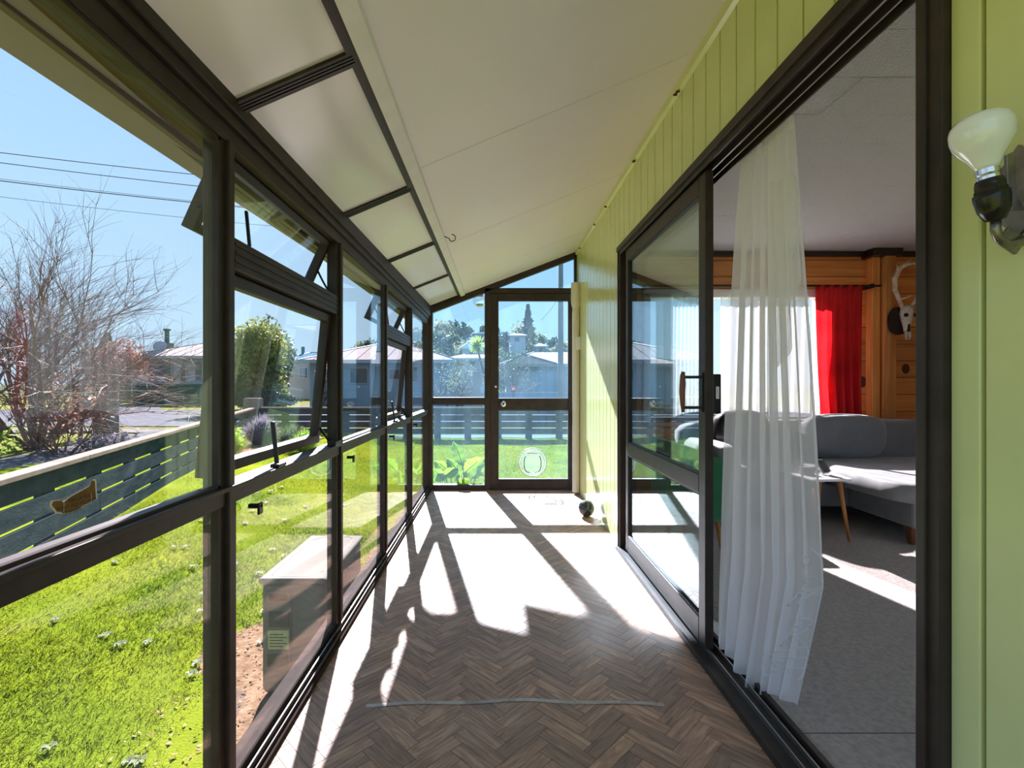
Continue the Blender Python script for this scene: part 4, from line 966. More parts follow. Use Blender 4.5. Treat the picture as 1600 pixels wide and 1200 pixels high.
# ---------------------------------------------------------------- heat pump and garden next to the porch
def heat_pump():
    H = thing('heat_pump', (-1.03, 2.89, -.49), 'beige outdoor heat pump unit standing outside the left glazing', 'heat pump')
    x0, x1, y0, y1, z0, z1 = -1.185, -.865, 2.53, 3.24, -.47, .09
    MB().box(x0, x1, y0, y1, z0, z1).build('case', 'ac_beige', H, .028, seg=4)
    MB().box(x0 - .012, x1 + .012, y0 - .012, y1 + .012, z1 - .004, z1 + .026).build('lid', 'ac_beige', H, .022, seg=4)
    def loop(z): 
        a = .05; P = [(x0 + a, y0 + .03), (x1 - .09, y0 + .03), (x1 - .03, y0 + .10), (x1 - .03, y1 - .08), (x1 - .07, y1 - .03), (x0 + .09, y1 - .03), (x0 + .035, y1 - .09), (x0 + .035, y0 + .05)]
        return [(x, y, z) for x, y in P] + [(P[0][0], P[0][1], z)]
    MB().tube(loop(z1 + .026), .0018, 4).build('lid_groove', 'ac_dark', H)
    MB().box(x0 + .03, x0 + .155, y0 - .006, y0 + .002, z0 + .06, z1 - .04).build('service_cover', 'ac_beige', H, .004)
    MB().box(x0 + .045, x0 + .135, y0 - .009, y0 - .004, z1 - .085, z1 - .055).build('badge', 'concrete_stained', H)
    MB().box(x0 + .042, x0 + .148, y0 - .009, y0 - .004, z1 - .22, z1 - .14).build('valve_recess', 'ac_dark', H, .003)
    lb = MB().box(x0 + .040, x0 + .145, y0 - .0085, y0 - .004, z1 - .33, z1 - .235).build('rating_label', 'ac_label', H)
    b = MB()
    for k in range(5): b.box(x0 + .048, x0 + (.135 if k % 2 else .115), y0 - .0092, y0 - .008, z1 - .258 - k * .015, z1 - .253 - k * .015)
    b.build('label_lines', 'ac_dark', lb)
    MB().box(x0 + .035, x0 + .140, y0 - .009, y0 - .004, z1 - .42, z1 - .355).build('handle_recess', 'ac_dark', H, .003)
    for k in range(14): MB().box(x1 - .002, x1 + .006, y0 + .30 + k * .028, y0 + .305 + k * .028, z0 + .05, z1 - .06).build('grille_bar', 'ac_beige', H)
    MB().box(x1 - .004, x1 + .001, y0 + .27, y1 - .03, z0 + .04, z1 - .05).build('grille', 'ac_dark', H)
    for y in (y0 + .08, y1 - .12): MB().box(x0 - .01, x1 + .01, y, y + .05, -.49, -.468).build('foot', 'ac_dark', H, .003)
    for i, (a, d_, c0, c1) in enumerate([(-1.42, -.80, 2.16, 2.60), (-1.40, -.80, 2.607, 3.02), (-1.41, -.80, 3.027, 3.42)]):
        MB().box(a, d_, c0, c1, -.56, -.492).build('paving_slab', 'concrete_stained', bevel=.006, label=['nearest stained concrete slab, in front of the heat pump', 'middle stained concrete slab under the heat pump', 'far concrete slab under the back of the heat pump'][i], cat='paving slab', group='slabs under the heat pump')
    # strip of bare soil with bark chips
    V = []; n = 60
    for i in range(n + 1):
        y = -1.0 + 6.0 * i / n; w = .42 + .12 * math.sin(2.1 * y) + .06 * math.sin(6.7 * y + 1) + .50 * math.exp(-((y - 2.75) / .75) ** 4)
        for k in range(7): x = -.76 - w * k / 6; V.append((x, y, gz(x, y) + .012 - .014 * (k / 6) ** 3))
    np_obj('soil_strip', V, [(i * 7 + k, i * 7 + k + 1, (i + 1) * 7 + k + 1, (i + 1) * 7 + k) for i in range(n) for k in range(6)], 'soil', smooth=True, label='bare brown soil strip between lawn and porch', kind='structure')
    R = np.random.default_rng(3); m = 2600; y = R.uniform(-.5, 4.8, m); x = -.78 - np.abs(R.normal(0, .30, m)) * .9; x = np.where((y > 2.0) & (y < 3.5), -.78 - R.random(m) * .85, np.maximum(x, -1.3))
    z = np.array([gz(a, b_) for a, b_ in zip(x, y)]) + .012 + R.uniform(0, .012, m)
    p = np.stack([x, y, z], 1); a = R.normal(size=(m, 3)); a /= np.linalg.norm(a, axis=1)[:, None]; a[:, 2] *= .35
    b2 = np.cross(a, R.normal(size=(m, 3))); b2 /= np.linalg.norm(b2, axis=1)[:, None]; b2[:, 2] *= .4; s_ = R.uniform(.006, .016, (m, 1))
    V = np.empty((m * 4, 3)); V[0::4] = p - a * s_; V[1::4] = p + b2 * s_ * .6; V[2::4] = p + a * s_; V[3::4] = p - b2 * s_ * .6
    np_obj('bark_chips', V, np.arange(m * 4).reshape(m, 4), 'chips', label='scattered bark chips on the soil strip', cat='bark chips', kind='stuff')
heat_pump()
def grass():
    R = np.random.default_rng(5); n = 260000
    Y = .3 + 12.2 * R.random(n) ** 1.7
    lo = np.where(Y < 5.3, -4.6, -6.0); hi = np.where(Y < 5.35, -1.0, 3.2)
    X = lo + (hi - lo) * R.random(n)
    edge = -1.9 - .314 * (Y + .8)
    lim = -.76 - (.42 + .12 * np.sin(2.1 * Y) + .06 * np.sin(6.7 * Y + 1) + .50 * np.exp(-((Y - 2.75) / .75) ** 4)) + R.normal(0, .05, n)
    keep = (X > edge + .1) & ((Y > 5.35) | (X < lim)) & ~((X > -1.44) & (X < -.79) & (Y > 2.14) & (Y < 3.44)); X, Y = X[keep], Y[keep]; n = len(X)
    Z = np.array([gz(a, b_) for a, b_ in zip(X, Y)])
    tuft = .5 + .5 * np.sin(5.3 * X + 2 * np.sin(3.1 * Y)) * np.sin(4.7 * Y + 1.5 * np.sin(2.3 * X))
    h = (.014 + .026 * R.random(n) * (.5 + tuft)) ; w = .0014 + .0016 * R.random(n) + .0005 * Y / 3
    a = R.random(n) * 6.283; lean = R.normal(0, .9, (n, 2)) * h[:, None]
    V = np.empty((n * 3, 3))
    V[0::3] = np.stack([X - w * np.cos(a), Y - w * np.sin(a), Z - .004], 1); V[1::3] = np.stack([X + w * np.cos(a), Y + w * np.sin(a), Z - .004], 1)
    V[2::3] = np.stack([X + lean[:, 0], Y + lean[:, 1], Z + h], 1)
    np_obj('grass', V, np.arange(n * 3).reshape(n, 3), 'grass_blade', label='short grass blades of the sunlit lawn', cat='grass', kind='stuff')
    # flat rosette weeds dotted over the lawn
    m = 110; V, F = [], []
    for i in range(m):
        y = .5 + 6 * R.random() ** 1.5; x = -1.4 - 2.2 * R.random()
        if x < -1.9 - .314 * (y + .8) + .2: continue
        z = gz(x, y) + .012
        for k in range(9):
            a = k * .7 + R.random(); r = R.uniform(.018, .042); b0 = len(V)
            d = np.array([math.cos(a), math.sin(a)]); q = np.array([-d[1], d[0]]) * r * .28
            V += [(x, y, z), (x + d[0] * r * .6 + q[0], y + d[1] * r * .6 + q[1], z + .014), (x + d[0] * r, y + d[1] * r, z + .006), (x + d[0] * r * .6 - q[0], y + d[1] * r * .6 - q[1], z + .014)]
            F.append((b0, b0 + 1, b0 + 2, b0 + 3))
    np_obj('lawn_weeds', V, F, 'weed_leaf', label='small grey-green rosette weeds dotted through the lawn', cat='weeds', kind='stuff')
grass()
def big_leaves():
    P = thing('broadleaf_plant', (-.42, 5.62, -.42), 'broad bright green leaves growing outside the low end pane', 'plant')
    specs = [(-.62, 5.60, .30, .24, -2.3, .15), (-.50, 5.55, .34, .20, -.5, .12), (-.40, 5.62, .52, .34, 1.9, .13), (-.26, 5.55, .40, .34, .45, .19), (-.22, 5.70, .34, .30, 1.2, .17), (-.58, 5.75, .36, .26, 2.7, .15), (-.36, 5.50, .28, .22, -1.6, .14), (-.14, 5.60, .36, .24, .1, .13), (-.47, 5.68, .40, .22, 2.2, .12)]
    for i, (x, y, h, ln, ang, wd) in enumerate(specs):
        base = Vector((-.40 + .3 * (x + .4), 5.66, -.42)); tip = Vector((x, y, -.22 + h)); d = Vector((math.cos(ang), .35 * math.sin(ang), .75)).normalized()
        side = d.cross(Vector((0, 1, 0))).normalized()
        def leaf(u, v):
            q = u; wv = wd * math.sin(math.pi * min(q ** .8, 1)) ** .8 * (1 + .10 * math.sin(24 * q + i)); s_ = (v - .5)
            return tip - d * ln * .35 + d * ln * q + side * wv * s_ + Vector((0, -1, 0)) * (.06 * abs(s_) * 2 - .10 * q * q) + Vector((0, 0, -.05 * q * q))
        lf = MB().grid(leaf, 14, 6).build('leaf', 'big_leaf', P, smooth=True)
        MB().tube([base, base + (tip - d * ln * .35 - base) * .5 + Vector((0, .02, .02)), tip - d * ln * .35, tip + d * ln * .3 + Vector((0, -.012, 0))], [.012, .009, .007, .003], 6).build('stalk', 'big_leaf', P, smooth=True)
big_leaves()
def garden_bed():
    MB().grid(lambda u, v: Vector((-5.9 + 2.0 * u + .9 * (1 - v) * (1 - u), 7.6 + 4.2 * v, gz(-5 + 1.5 * u, 7.6 + 4.2 * v) + .03 + .03 * math.sin(9 * u) * math.sin(11 * v))), 12, 16).build('garden_bed', 'soil', smooth=True, label='dark soil garden bed in the fence corner', kind='structure')
    defs = [((-4.62, 8.6), .34, 900, 'grassy_leaf', 'bright green grassy clump nearest in the fence corner', .55), ((-4.75, 10.2), .40, 1100, 'lavender', 'greyish lavender bush in the fence corner', .62), ((-4.0, 9.9), .38, 900, 'weed_leaf', 'pale green bush right of the lavender', .45), ((-3.5, 9.2), .30, 700, 'grassy_leaf', 'yellowish grass tussock at the front of the corner bed', .40), ((-5.2, 9.3), .28, 600, 'weed_leaf', 'small grey-green bush against the side fence', .5)]
    for i, ((x, y), r, n, m, lab, h) in enumerate(defs):
        R = np.random.default_rng(20 + i); z = gz(x, y)
        ang = R.random(n) * 6.283; rr = R.random(n) ** .6 * r; bx = x + rr * .45 * np.cos(ang); by = y + rr * .45 * np.sin(ang)
        tx = x + rr * 1.25 * np.cos(ang); ty = y + rr * 1.25 * np.sin(ang); tz = z + h * (1.05 - .6 * (rr / r) ** 2) * R.uniform(.6, 1.1, n); w = R.uniform(.006, .014, n)
        V = np.empty((n * 4, 3)); c, s_ = np.cos(ang + 1.57), np.sin(ang + 1.57)
        V[0::4] = np.stack([bx, by, np.full(n, z)], 1); V[1::4] = np.stack([(bx + tx) / 2 + w * c, (by + ty) / 2 + w * s_, z + (tz - z) * .65], 1)
        V[2::4] = np.stack([tx, ty, tz], 1); V[3::4] = np.stack([(bx + tx) / 2 - w * c, (by + ty) / 2 - w * s_, z + (tz - z) * .65], 1)
        T = thing('garden_plant', (x, y, z), lab, 'plant')
        np_obj('foliage', V, np.arange(n * 4).reshape(n, 4), m, T)
        V, F = leaves((x, y, z + h * .55), (r * .9, r * .9, h * .4), 260, .03, .5, 30 + i); np_obj('leaves', V, F, m, T)
garden_bed()

# ---------------------------------------------------------------- bare shrub, trees, hedges
def twiggy(name, base, height, spread, lean, n_main, seed, label, m='twig', depth=4, leafm=None, rad=.05):
    """leafless shrub: stems fork again and again into fine twigs"""
    R = random.Random(seed); T = thing(name, base, label, 'shrub')
    stems, twigs = MB(), MB()
    def grow(p, d, ln, r, lev):
        path = [p]; q = p; dd = d; segs = 4 if lev < 2 else 3
        for i in range(segs):
            dd = (dd + Vector((R.gauss(0, .11), R.gauss(0, .11), R.gauss(.02, .08))) + lean * .05 * (1 + lev * .25)).normalized(); q = q + dd * ln / segs; path.append(q)
        (stems if lev < 2 else twigs).tube(path, [r * (1 - .55 * i / segs) for i in range(segs + 1)], 6 if lev < 2 else 3, caps=False)
        if lev >= depth: return
        for k in range(R.choice([4, 4, 5, 5]) if lev < 3 else R.choice([3, 4, 5])):
            i = R.randint(1, segs); nd = (dd + Vector((R.gauss(0, .5), R.gauss(0, .5), R.gauss(.08, .34)))).normalized()
            grow(path[i], nd, ln * R.uniform(.55, .80), r * .5, lev + 1)
    for k in range(n_main):
        a = 6.283 * k / n_main + R.uniform(-.3, .3)
        d = Vector((spread * math.cos(a), spread * math.sin(a), 1)).normalized()
        grow(Vector(base) + Vector((.10 * math.cos(a), .10 * math.sin(a), -.02)), d, height * R.uniform(.30, .42), rad * R.uniform(.6, 1), 0)
    stems.build('stems', m, T, smooth=True); twigs.build('twigs', m, T)
    if leafm:
        V, F = leaves(Vector(base) + Vector((0, 0, height * .55)), (height * .45, height * .45, height * .4), leafm[1], .05, .2, seed); np_obj('leaves', V, F, leafm[0], T)
    return T
twiggy('bare_shrub', (-9.2, 10.0, -.2), 5.5, .75, Vector((.75, -.1, -.02)), 17, 4, 'big leafless reddish-brown shrub leaning right beyond the fence', depth=4)
twiggy('bare_shrub', (-7.9, 9.1, -.2), 1.7, .9, Vector((.35, 0, -.05)), 7, 9, 'low tangle of bare twigs at the foot of the big shrub', depth=3, leafm=('rust_leaf', 500), rad=.03)
V, F = leaves((-7.35, 9.5, -.03), (.75, .5, .2), 900, .05, .3, 77); np_obj('ground_plant', V, F, 'lavender', label='dark low groundcover plants under the bare shrub', cat='plant')
V, F = leaves((-9.6, 9.2, .02), (.7, .6, .35), 800, .06, .3, 78); np_obj('ground_plant', V, F, 'grassy_leaf', label='yellow-green low bush at the left foot of the bare shrub', cat='plant')
def tree(name, base, h, r, n, size, m, label, cat='tree', group=None, trunk=.18, low=.35, shape='round', seed=1):
    T = thing(name, base, label, cat, group)
    bx, by, bz = base
    if shape == 'cone':
        R = np.random.default_rng(seed); t = R.random(n) ** .7; a = R.random(n) * 6.283; rr = r * (1 - t) * (.5 + .5 * R.random(n)) * (1 + .3 * np.sin(t * 40)) + .05
        p = np.stack([bx + rr * np.cos(a), by + rr * np.sin(a), bz + h * (low * .5 + (1 - low * .5) * t)], 1); q = R.normal(size=(n, 3)); q[:, 2] *= .4; q /= np.linalg.norm(q, axis=1)[:, None]
        w = np.cross(q, R.normal(size=(n, 3))); w /= np.linalg.norm(w, axis=1)[:, None]; V = np.empty((n * 4, 3)); V[0::4] = p - q * size; V[1::4] = p + w * size * .4; V[2::4] = p + q * size; V[3::4] = p - w * size * .4
        F = np.arange(n * 4).reshape(n, 4)
    else:
        c = (bx, by, bz + h * (low + (1 - low) / 2)); V, F = leaves(c, (r, r, h * (1 - low) / 2), n, size, .45, seed)
    np_obj('crown', V, F, m, T)
    MB().tube([(bx, by, bz - .1), (bx + .03 * h, by, bz + h * .35), (bx, by, bz + h * .75)], [trunk, trunk * .7, trunk * .25], 7).build('trunk', 'bark', T, smooth=True)
    return T
# rounded conifer hedge and its clipped wing across the street
tree('rounded_hedge', tuple(px(402, 640, 24.0)[:2]) + (-.25,), 4.3, 1.35, 9000, .12, 'hedge_leaf', 'tall rounded green hedge tree across the street', 'hedge', low=.02, seed=11)
tree('dark_tree', tuple(px(424, 640, 28.5)[:2]) + (-.25,), 4.9, 1.3, 4000, .13, 'tree_leaf', 'dark leafy tree poking up behind the rounded hedge', low=.1, seed=12)
tree('flowering_shrub', (-8.35, 24.9, -.25), 2.4, .62, 3500, .07, 'silver_leaf', 'pale silvery shrub right of the rounded hedge', 'shrub', low=.05, seed=13, trunk=.08)
b = MB(); c = px(425, 640, 24.2)
V, F = leaves((c.x + .35, 22.4, .36), (1.5, .38, .5), 5000, .07, .7, 14); np_obj('clipped_hedge', V, F, 'pine_leaf', label='low dark clipped hedge joined to the rounded hedge', cat='hedge')
tree('rust_tree', tuple(px(178, 630, 26.0)[:2]) + (-.25,), 3.6, 1.55, 2600, .10, 'rust_leaf', 'reddish twiggy tree beside the picnic table', low=.35, seed=15)
tree('conifer', tuple(px(168, 630, 40.0)[:2]) + (-.25,), 5.4, 1.9, 2600, .18, 'pine_leaf', 'dark conifer behind the reddish tree', low=.1, shape='cone', seed=16)
hill_specs = []
HILL_HOUSES = [(797, 821, 74, 6), (838, 853, 66, 6), (740, 764, 80, 6), (722, 760, 60, 6), (820, 830, 83, 2), (708, 766, 48, 9)]
R_ = random.Random(42)
while len(hill_specs) < 40:
    y = R_.uniform(58, 100); u = R_.choice([R_.uniform(650, 762), R_.uniform(650, 762), R_.uniform(765, 905), R_.uniform(560, 660)]); x = (u - VU) * y / FP; h = R_.uniform(2.6, 4.6)
    if any(math.hypot(x - a, y - b_) < .62 * (h + c_) for a, b_, c_ in hill_specs): continue
    if any(U(u0, yy) - .7 * h < x < U(u1, yy) + .7 * h and yy - .8 * h < y < yy + d_ + .8 * h for u0, u1, yy, d_ in HILL_HOUSES): continue
    hill_specs.append((x, y, h))
for i, (x, y, h) in enumerate(hill_specs):
    mm = ['tree_leaf', 'pine_leaf', 'olive_leaf'][i % 3]; kind = ['mid green round tree on the far hill', 'dark green tree on the far hill', 'olive coloured tree on the far hill'][i % 3]
    tree('hill_tree', (x, y, hz_hill(x, y) - .2), h, h * .55, 420, .34, mm, kind, group=['mid green hill trees', 'dark hill trees', 'olive hill trees'][i % 3], low=.08, seed=100 + i)
p = px(825, 540, 84); tree('tall_conifer', (p.x, 84, hz_hill(p.x, 84) - .2), 8.2, 1.9, 1500, .32, 'pine_leaf', 'single dark conifer standing above the far hill skyline', low=.05, shape='cone', seed=60)
p = px(797, 600, 27.5); twiggy('garden_tree', (U(797, 27), 27.0, -.25), 4.2, .45, Vector((0, 0, 0)), 6, 31, 'bare grey tree at the left corner of the house behind the door', m='bark', depth=3, leafm=('tree_leaf', 900))
p = px(700, 610, 24); twiggy('garden_tree', (U(712, 23), 23.0, -.25), 2.9, .7, Vector((0, 0, 0)), 7, 33, 'bare shrub in front of the houses left of the door post', m='bark', depth=3, leafm=('olive_leaf', 700), rad=.04)
def cabbage_tree():
    p = px(746, 610, 30); T = thing('cabbage_tree', (p.x, 30, -.25), 'slim cabbage tree with a spiky round head by the door post', 'tree')
    top = px(745, 541, 30)
    MB().tube([(p.x + .9, 30, -.25), (p.x + .5, 30, 1.3), top], [.10, .08, .05], 7).build('trunk', 'bark', T, smooth=True)
    R = np.random.default_rng(8); n = 150; d = R.normal(size=(n, 3)); d /= np.linalg.norm(d, axis=1)[:, None]; d[:, 2] += .15
    q = np.cross(d, R.normal(size=(n, 3))); q /= np.linalg.norm(q, axis=1)[:, None]; c0 = np.array(top); V = np.empty((n * 3, 3)); V[0::3] = c0 + q * .05; V[1::3] = c0 - q * .05; V[2::3] = c0 + d * .62
    np_obj('crown', V, np.arange(n * 3).reshape(n, 3), 'grassy_leaf', T)
cabbage_tree()

# ---------------------------------------------------------------- houses across the street
def house(label, x0, x1, y0, y1, z0, ze, zr, wallm, roofm, wins, hip=.5, over=.45, extra=None):
    H = thing('house', ((x0 + x1) / 2, (y0 + y1) / 2, z0), label, 'house')
    MB().box(x0, x1, y0, y1, z0, ze).build('wall', wallm, H)
    X0, X1, Y0, Y1 = x0 - over, x1 + over, y0 - over, y1 + over; ym = (Y0 + Y1) / 2; k = (Y1 - Y0) / 2 * hip
    v = [(X0, Y0, ze), (X1, Y0, ze), (X1, Y1, ze), (X0, Y1, ze), (X0 + k, ym, zr), (X1 - k, ym, zr)]
    r = MB().add(v, [(0, 1, 5, 4), (1, 2, 5), (2, 3, 4, 5), (3, 0, 4), (3, 2, 1, 0)]).build('roof', roofm, H)
    b = MB()
    for i, j in ((0, 4), (1, 5), (4, 5)): b.tube([v[i], v[j]], .05, 5)
    b.build('ridge_cap', 'roof_trim', r)
    n = int((X1 - X0) / .75); b = MB()
    for i in range(1, n):
        x = X0 + (X1 - X0) * i / n; t = min(1, (x - X0) / k if k else 1, (X1 - x) / k if k else 1)
        b.tube([(x, Y0, ze + .012), (x, Y0 + (ym - Y0) * t, ze + (zr - ze) * t + .012)], .022, 4)
    b.build('roof_seam', roofm, r)
    MB().box(X0, X1, Y0 - .05, Y0 + .03, ze - .16, ze + .02).build('gutter', 'house_white', H)
    for (wx0, wx1, wz0, wz1) in wins:
        f = MB().box(wx0 - .06, wx1 + .06, y0 - .05, y0 + .02, wz0 - .06, wz1 + .06).build('window', 'house_white', H)
        MB().box(wx0, wx1, y0 - .065, y0 - .045, wz0, wz1).build('pane', 'glass_dark', f)
    return H
m_, t_, b_ = nodes_of('glass_dark'); b_.inputs['Base Color'].default_value = (.03, .06, .08, 1); b_.inputs['Roughness'].default_value = .05; MATS['glass_dark'] = m_
y = 33.0
H1 = house('pale house with a tall chimney and satellite dish, far left', U(205, y), U(352, y), y, y + 8, -.25, Zp(557, y), Zp(533, y + 4), 'house_white', 'roof_pale', [(U(233, y), U(246, y), Zp(596, y), Zp(566, y)), (U(248, y), U(268, y), Zp(596, y), Zp(566, y)), (U(283, y), U(290, y), Zp(622, y), Zp(570, y)), (U(306, y), U(316, y), Zp(594, y), Zp(566, y))], hip=.9)
cx = U(261, 36); MB().box(cx - .32, cx + .32, 35.6, 36.3, 2.6, Zp(536, 36)).build('chimney', 'shed_green', H1, .02)
MB().tube([(cx, 36, Zp(537, 36)), (cx, 36, Zp(516, 36))], .15, 10).lathe([(.15, 0), (.25, .05), (.25, .12), (.1, .16)], (cx, 36, Zp(517, 36)), 12).build('flue', 'shed_green', H1)
dx = U(254, 34.5); dish = MB().lathe([(.02, 0), (.25, .05), (.42, .15), (.40, .16), (.22, .07), (.02, .03)], (dx, 34.3, Zp(543, 34.5)), 20, (.3, -1, .35)).build('satellite_dish', 'house_white', H1, smooth=True)
MB().box(U(232, y) - .4, U(345, y), y - .9, y - .3, -.25, Zp(600, y)).build('planter_wall', 'shed_green', H1)
MB().box(U(150, 34), U(184, 34), 34, 37, -.25, Zp(581, 34)).build('garden_shed', 'shed_green', bevel=.02, label='dark green shed behind the reddish tree', cat='shed')
y = 26.5
house('long blue-grey house with a pale hipped roof in the middle', U(484, y), U(702, y), y, y + 8, -.25, Zp(563, y), Zp(536, y + 4), 'house_blue', 'roof_pale', [(U(608, y), U(624, y), Zp(592, y), Zp(578, y)), (U(520, y), U(530, y), Zp(600, y), Zp(574, y)), (U(548, y), U(574, y), Zp(598, y), Zp(576, y)), (U(640, y), U(652, y), Zp(596, y), Zp(574, y))], hip=.8)
y = 31.0
H3 = house('blue-grey house with a pale roof seen through the end door', U(792, y), U(905, y) + 6, y, y + 8, -.25, Zp(569, y), Zp(550, y + 4), 'house_blue', 'roof_pale', [(U(809, y), U(815, y), Zp(579.5, y), Zp(572, y)), (U(817, y), U(832, y), Zp(579.5, y), Zp(572, y)), (U(834, y), U(841, y), Zp(579.5, y), Zp(572, y)), (U(857, y), U(864, y), Zp(580, y), Zp(573, y))], hip=.55)
gx0, gx1 = U(790, y), U(868, y); gm = U(815, y)
MB().prism([(gx0, y - .7, Zp(570, y)), (gx1, y - .7, Zp(570, y)), (gm, y - .7, Zp(554.5, y))], (0, 4, 0)).build('front_gable', 'roof_pale', H3)
MB().tube([(gx0, y - .72, Zp(569, y)), (gm, y - .72, Zp(554, y)), (gx1, y - .72, Zp(569, y))], .06, 5).build('verge_trim', 'roof_trim', H3)
y = 44.0
H4 = house('distant house with a dark blue roof behind the rounded hedge', U(445, y), U(500, y), y, y + 7, -.25, Zp(562, y), Zp(547, y), 'house_cream', 'roof_blue', [(U(468, y), U(480, y), Zp(590, y), Zp(575, y))], hip=.35)
cx = U(453, y); MB().tube([(cx, y + 3, 2.5), (cx, y + 3, Zp(538, y))], .16, 8).build('flue', 'shed_green', H4)
y = 48.0
house('white house with a pale roof behind the cabbage tree', U(708, y), U(766, y), y, y + 8, -.25, Zp(560, y), Zp(550, y), 'house_white', 'roof_pale', [(U(735, y), U(742, y), Zp(570, y), Zp(564, y))], hip=.3)
for (u0, u1, vb, ve, vr, y, wm, rm, lab) in [(797, 821, 545, 524, 519, 74, 'house_white', 'roof_trim', 'white gabled house high on the hill above the door house'), (838, 853, 553, 541, 534, 66, 'house_cream', 'roof_pale', 'small cream house on the hill left of the power pole'), (740, 764, 532, 521, 517, 80, 'house_blue', 'roof_blue', 'blue-grey house at the hilltop left of the door post'), (722, 760, 556, 544, 533, 60, 'house_blue', 'roof_blue', 'long blue roof halfway up the hill')]:
    x0, x1 = U(u0, y), U(u1, y); house(lab, x0, x1, y, y + 5, Zp(vb, y) - 4.5, Zp(ve, y), Zp(vr, y), wm, rm, [(x0 + (x1 - x0) * .3, x0 + (x1 - x0) * .6, Zp(ve, y) - .9, Zp(ve, y) - .3)], hip=.3, over=.3)

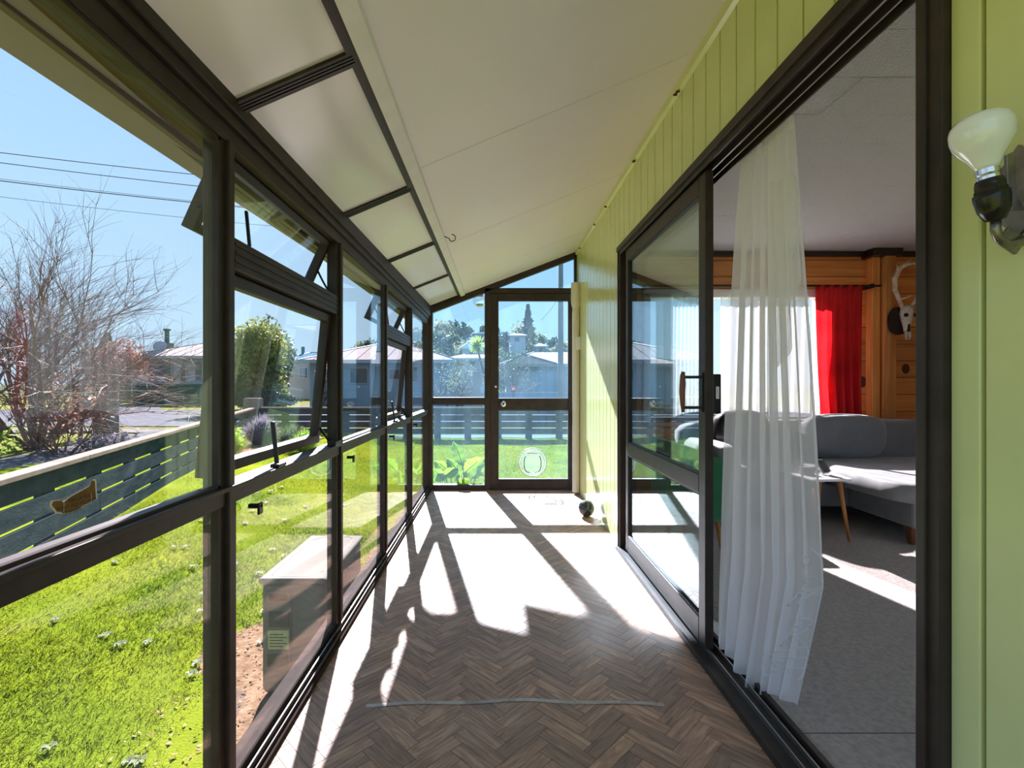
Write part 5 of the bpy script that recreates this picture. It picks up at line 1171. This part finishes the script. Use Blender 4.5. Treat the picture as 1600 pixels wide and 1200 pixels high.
# ---------------------------------------------------------------- street furniture
def street():
    y = 21.0; x = U(876, y)
    P = thing('power_pole', (x, y, -.2), 'tall grey wooden power pole behind the end door', 'pole')
    MB().tube([(x, y, -.4), (x, y, 4.0), (x, y, 9.5)], [.125, .115, .09], 12).build('pole', 'pole_grey', P, smooth=True)
    MB().box(x - 1.1, x + 1.1, y - .06, y + .06, 8.7, 8.82).build('crossarm', 'pole_grey', P, .01)
    for dx in (-1., -.4, .4, 1.): MB().lathe([(.02, 0), (.05, .02), (.03, .06), (.045, .09), (.01, .12)], (x + dx, y, 8.82), 10).build('insulator', 'bone', P, smooth=True)
    # overhead wires crossing the sky
    for i, (v0, v1, r) in enumerate([(238, 274, .011), (254, 292, .011), (282, 318, .013), (279, 316, .006), (307, 343, .006)]):
        a = px(-260, v0 - (v1 - v0) * .9, 13.0); c_ = px(560, v1 + (v1 - v0) * .62, 17.0); pts = []
        for t in np.linspace(0, 1, 24): q = a.lerp(c_, t); pts.append((q.x, q.y, q.z - .10 * math.sin(math.pi * t)))
        lab = ['topmost overhead wire in the sky', 'second overhead wire from the top', 'thickest overhead wire, third from the top', 'hair-thin wire just above the thickest one', 'lowest thin overhead wire'][i]
        MB().tube(pts, r, 5).build('overhead_wire', 'wire', smooth=True, label=lab, cat='wire', group='overhead wires')
    MB().tube([px(846, 500, 24), px(862, 482, 22.5), px(876, 458, 21)], .008, 4).build('overhead_wire', 'wire', label='thin wire running down left from the power pole', cat='wire', group='overhead wires')
    # television aerial
    y = 26; A = px(376, 548, y); T = px(376, 510, y)
    Q = thing('tv_aerial', (A.x, A.y, A.z - 3.3), 'thin television aerial on a mast left of the rounded hedge', 'aerial')
    MB().tube([(A.x, y, A.z - 3.3), (T.x, y, T.z)], .03, 6).build('mast', 'pole_grey', Q)
    MB().tube([(T.x - .1, y, T.z), (T.x + .62, y, T.z)], .018, 5).build('boom', 'pole_grey', Q)
    b = MB()
    for k in range(6): b.tube([(T.x + .1 * k, y - .25, T.z), (T.x + .1 * k, y + .25, T.z)], .01, 4)
    b.build('rods', 'pole_grey', Q)
    MB().tube([(T.x - .25, y, T.z - .75), (T.x + .05, y, T.z - .75)], .015, 4).build('side_arm', 'pole_grey', Q)
    # red feed tub hanging by the concrete post, with a white lid
    x, y, z = U(126, 11.7), 11.7, Zp(655, 11.7)
    B = thing('red_bucket', (x, y, z), 'dark red tub with a white lid beside the concrete post', 'bucket')
    MB().lathe([(.02, 0), (.15, 0), (.165, .05), (.20, .36), (.22, .37), (.22, .40), (.18, .40), (.16, .06), (.02, .04)], (x, y, z), 18).build('tub', 'red_plastic', B, smooth=False)
    MB().lathe([(.02, .40), (.15, .40), (.165, .42), (.15, .47), (.04, .50), (.02, .50)], (x + .08, y, z), 18).build('lid', 'white_plastic', B, smooth=True)
    MB().tube([(x, y, z), (x, y, -.25)], .05, 8).build('stake', 'bark', B)
    MB().blob((x - .10, y, z + .40), (.14, .12, .10), 2.5, 14, 8, .08, 2).build('liner', 'red_plastic', B, smooth=True)
    # picnic table
    x, y = U(195, 29), 29.0
    K = thing('picnic_table', (x, y, -.22), 'dark picnic table on the grass by the reddish tree', 'table')
    for k in range(5): MB().box(x - 1.0, x + 1.0, y - .38 + .155 * k, y - .24 + .155 * k, .50, .54).build('top_board', 'bark', K)
    for s_ in (-1, 1): MB().box(x - 1.0, x + 1.0, y + s_ * .75 - .12, y + s_ * .75 + .12, .20, .24).build('seat_board', 'bark', K)
    for s_ in (-.7, .7):
        for q in (-1, 1): MB().tube([(x + s_, y + q * .2, .52), (x + s_ + .25 * (1 if s_ > 0 else -1), y + q * .7, -.22)], .05, 5).build('leg', 'bark', K)
    MB().tube([(x - .7, y, .35), (x + .7, y, .35)], .04, 5).build('brace', 'bark', K)
    # small red sign and letterbox in front of the door house
    x, y = U(802, 22), 22.0
    S_ = thing('red_sign', (x, y, -.2), 'small red square sign on a stake seen through the end door', 'sign')
    MB().box(x - .12, x + .12, y - .015, y + .015, Zp(611, y), Zp(604, y)).build('board', 'sign_red', S_, .005)
    MB().box(x - .05, x + .05, y - .019, y - .014, Zp(609, y), Zp(606, y)).build('panel', 'white_plastic', S_)
    MB().box(x - .02, x + .02, y, y + .03, -.25, Zp(611, y)).build('stake', 'bark', S_)
    x, y = U(745, 20), 20.0
    G = thing('gate_pillar', (x, y, -.2), 'slim pale letterbox pillar left of the door post', 'post')
    MB().box(x - .14, x + .14, y - .12, y + .12, -.3, Zp(582, y)).build('pillar', 'house_cream', G, .01)
    MB().box(x - .16, x + .16, y - .15, y + .15, Zp(582, y), Zp(580, y)).build('cap', 'house_white', G, .01)
    # low street fence opposite, behind the far slat fence
    F_ = thing('street_fence', (U(720, 24.6), 24.6, -.2), 'low blue-grey fence in front of the houses behind the end wall', 'fence')
    x0, x1 = U(676, 24.6), U(905, 24.6) + 2; n = int((x1 - x0) / .5)
    for i in range(n): MB().box(x0 + i * .5, x0 + i * .5 + .485, 24.58, 24.62, -.15, .62 + .02 * (i % 2)).build('board', 'house_blue', F_)
    MB().box(x0, x1, 24.55, 24.66, .62, .69).build('rail', 'house_white', F_)
street()
